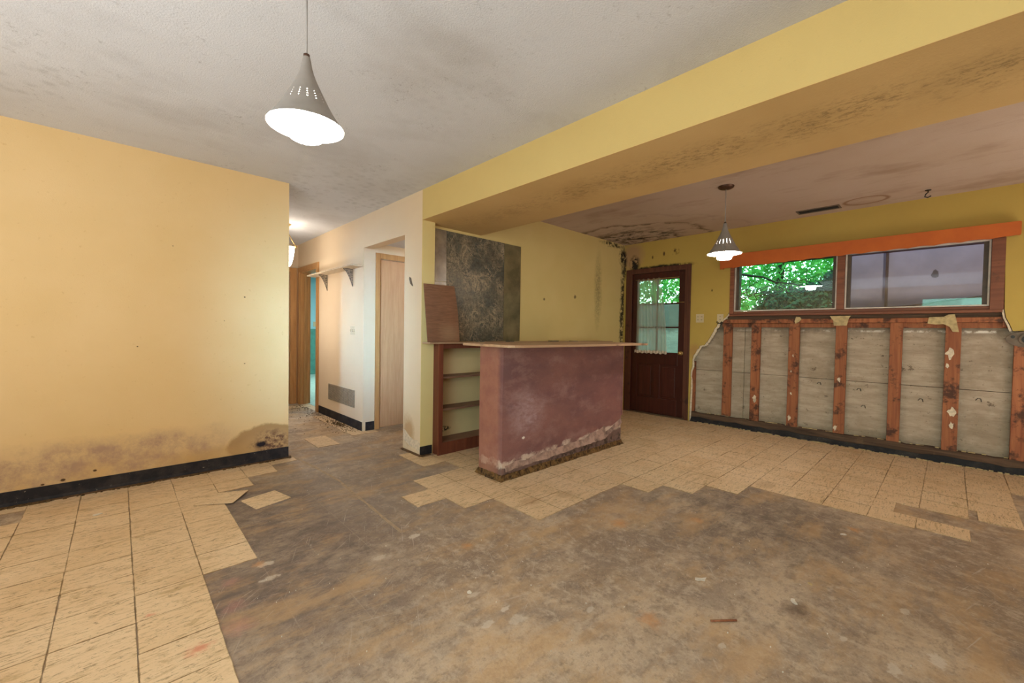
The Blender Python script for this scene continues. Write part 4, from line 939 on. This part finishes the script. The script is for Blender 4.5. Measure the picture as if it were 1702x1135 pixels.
# plates
def plate(label, x, yc, zc, w_, h_, gang, cat='outlet', sgn=-1):
    t = thing('outlet_plate' if cat == 'outlet' else 'switch_plate', label, cat, (x, yc, zc - h_ / 2))
    box('plate', m_white, x - .006, x, yc - w_ / 2, yc + w_ / 2, zc - h_ / 2, zc + h_ / 2, t, bevel=.002); pt_ = bpy.data.objects[list(WL)[-1]]
    for g_ in range(gang):
        yy = yc + (g_ - (gang - 1) / 2) * .045
        if cat == 'outlet':
            for dz in (-.02, .02):
                for dy in (-.006, .006): box('slot', m_slot, x - .0068, x - .006, yy + dy - .002, yy + dy + .002, zc + dz - .006, zc + dz + .006, pt_)
        else:
            box('toggle', m_white, x - .016, x - .006, yy - .004, yy + .004, zc - .006, zc + .010, pt_)
            box('slot', m_slot, x - .0066, x - .006, yy - .006, yy + .006, zc - .013, zc + .013, pt_)
    return t
plate('ivory double switch plate on the bright hall wall above the grille', XB, 4.82, 1.135, .12, .10, 3, 'light switch')
plate('ivory double outlet plate on the yellow wall between door and window', XW, 2.263, 1.365, .10, .11, 2)
plate('ivory outlet plate just left of the window corner above the torn edge', XW, 2.01, 1.365, .075, .10, 1)
tag(MB().tube([(XW - .004, 2.045, 1.325), (XW - .012, 2.045, 1.305), (XW - .016, 2.03, 1.297), (XW - .016, 2.005, 1.297), (XW - .012, 1.99, 1.305), (XW - .004, 1.99, 1.322)], .0045, 8).build('wire_hook', m_dark, None, 'base'), 'black bent wire hook under the outlet plate beside the window', 'hook')
# little metal catch on the pillar
ctc = thing('metal_catch', 'small tilted grey metal catch on the cream wall end', 'catch', (XB, 3.49, 1.57))
q = MB().box(-.008, 0, -.016, .016, -.045, .045); a = .45
q.v = [(XB + x, 3.49 + y * math.cos(a) + z_ * math.sin(a), 1.605 - y * math.sin(a) * -1 + z_ * math.cos(a)) for x, y, z_ in q.v]; q.build('plate', m_steel, ctc, bevel=.002)
q = MB().box(-.016, -.008, -.007, .007, -.03, .03)
q.v = [(XB + x, 3.49 + y * math.cos(a) + z_ * math.sin(a), 1.605 + y * math.sin(a) + z_ * math.cos(a)) for x, y, z_ in q.v]; q.build('latch_bar', m_steel, ctc)
# oval metal fitting at right edge
ov = thing('pipe_flange', 'oval grey metal flange with a dark round socket at the right edge below the window', 'pipe fitting', (XW - .03, -.47, 1.08))
def oval(cy, cz, a, b, n=40): return [(cy + a * math.cos(k * 6.2832 / n), cz + b * math.sin(k * 6.2832 / n)) for k in range(n)]
MB().prism(oval(-.475, 1.155, .152, .072), 0, XW - .016, XW - .002).build('plate', m_steel, ov, bevel=.003)
MB().prism(oval(-.475, 1.155, .082, .055), 0, XW - .030, XW - .016, holes=[oval(-.475, 1.155, .068, .044)]).build('collar', m_steel, ov)
MB().prism(oval(-.475, 1.155, .067, .043), 0, XW - .022, XW - .0162).build('socket', m_dark, ov)
MB().prism(oval(-.455, 1.158, .010, .009, 12), 0, XW - .03, XW - .022).build('screw', m_steel, ov)
MB().prism(oval(-.362, 1.175, .012, .014, 12), 0, XW - .0175, XW - .016).build('hole', m_dark, ov)
# ceiling register and hook
cv = thing('ceiling_vent', 'narrow dark slotted vent in the stained ceiling', 'vent', (5.28, .98, ZC2))
for a in ((5.205, 5.222, .80, 1.165), (5.335, 5.352, .80, 1.165), (5.222, 5.335, .80, .815), (5.222, 5.335, 1.15, 1.165)): box('frame', m_steel, a[0], a[1], a[2], a[3], ZC2 - .007, ZC2 - .0005, cv)
box('duct_opening', m_dark, 5.222, 5.335, .815, 1.15, ZC2 - .002, ZC2 - .0008, cv)
for k in range(6): box('louvre', m_dark, 5.226 + k * .018, 5.230 + k * .018, .815, 1.15, ZC2 - .006, ZC2 - .002, cv)
hkz = thing('ceiling_hook', 'small black iron hook in the ceiling to the right of the vent', 'hook', (5.24, .174, ZC2))
MB().tube([(5.235, .175, ZC2), (5.235, .175, ZC2 - .02), (5.235, .19, ZC2 - .035), (5.235, .195, ZC2 - .055), (5.235, .175, ZC2 - .066), (5.235, .155, ZC2 - .055)], .005, 8).build('hook', m_dark, hkz)
MB().lathe([(.0, -.006), (.02, -.005), (.022, 0)], (5.235, .175, ZC2), 16).build('rose', m_dark, hkz)

# ---------------------------------------------------------------- loose things on the floor
def loose(name, label, P_, z0, th, mat, cat, grp=None):
    return tag(MB().prism(P_, 2, z0, z0 + th).build(name, mat, None, 'base'), label, cat, grp)
o = loose('loose_tile', 'loose cream tile lying askew over the tile edge by the peach wall', [(.657, 3.347), (.535, 3.173), (.345, 3.305), (.405, 3.475)], .0045, .0035, m_tile, 'floor tile'); o.rotation_euler = (.0, -.02, 0); o.location.z += .004
o = loose('loose_tile', 'loose cream tile lying alone on bare dark concrete', [(.583, 3.197), (.798, 3.252), (.846, 3.045), (.629, 2.988)], .0005, .0035, m_tile, 'floor tile')
def chip(x, y, r, label, mat=m_chip, cat='paint chip', el=1.8, ang=.6, name='paint_chip'):
    P_ = []
    for k in range(9):
        a = k * 6.283 / 9; q = r * (.4 + random.random() * .9); u, v_ = q * math.cos(a) * el, q * math.sin(a)
        P_.append((x + u * math.cos(ang) - v_ * math.sin(ang), y + u * math.sin(ang) + v_ * math.cos(ang)))
    zt = .004 if (x < .28 and y > 1) or x > 3.5 else 0.0005
    return loose(name, label, P_, zt + .0003, .003, mat, cat, 'paint chips on the floor' if name == 'paint_chip' else None)
chip(-.101, 3.514, .014, 'white paint chip on the cream tiles near the peach wall', ang=.2)
chip(1.985, .775, .016, 'pointed white paint chip in the middle of the bare concrete', ang=-.4)
chip(1.116, 1.424, .009, 'small cream plaster chip in the foreground left of centre', el=1.2)
chip(2.122, .434, .010, 'tan chip beside the brown stain on the right concrete')
chip(2.33, .42, .008, 'small tan chip further right of the brown stain', mat=m_scrap)
chip(3.06, .395, .010, 'white chip just below the front edge of the far tiles', ang=-.7)
sp_ = MB().tube([(1.72, .63, .004), (1.80, .56, .005)], .004, 6).build('wood_splinter', m_stud, None, 'base'); tag(sp_, 'thin wood splinter on the bare concrete in the right foreground', 'splinter')
dl = MB()
for k in range(420):
    y = random.uniform(4.55, 6.7); x = XB - .02 - abs(random.gauss(0, .09)) if k % 3 else random.uniform(1.2, 1.95)
    q = random.uniform(.003, .012); a = random.uniform(0, 3.14)
    c, s_ = math.cos(a) * q, math.sin(a) * q
    dl.add([(x - c, y - s_, .004), (x + s_ * .6, y - c * .6, .006 + q * .5), (x + c, y + s_, .004), (x - s_ * .6, y + c * .6, .005)], [(0, 1, 2, 3)])
for k in range(160):
    x, y = 1.90 + random.gauss(0, .035), 5.0 + random.gauss(0, .13); a = random.uniform(0, 6.28); q = random.uniform(.01, .03)
    dl.tube([(x, y, .006), (x + q * .5 * math.cos(a), y + q * .5 * math.sin(a), .02), (x + q * math.cos(a), y + q * math.sin(a), random.uniform(.005, .03))], .0015, 4)
o = dl.build('dirt_and_fibres', m_dirt, None, 'base'); tag(o, 'dry dirt, leaf bits and fibres scattered along the hall wall', 'debris'); o['kind'] = 'stuff'
cr = MB()
for k in range(500):
    x, y = random.uniform(.3, 4.6), random.uniform(-.5, 4.2)
    if x > 3.4 and random.random() < .6: continue
    if (2.05 < x < 3.87 and 2.28 < y < 2.7) or (y > 3.1 and x > 1.9) or (.3 < x < .9 and 2.95 < y < 3.5): continue
    q = random.uniform(.0006, .0018); zt = .0045
    cr.box(x - q, x + q, y - q, y + q, zt - .004, zt)
o = cr.build('floor_grit', m_chip, None, 'base'); tag(o, 'fine pale grit and plaster specks strewn over the whole floor', 'grit'); o['kind'] = 'stuff'
print('tiles', ntile[0])
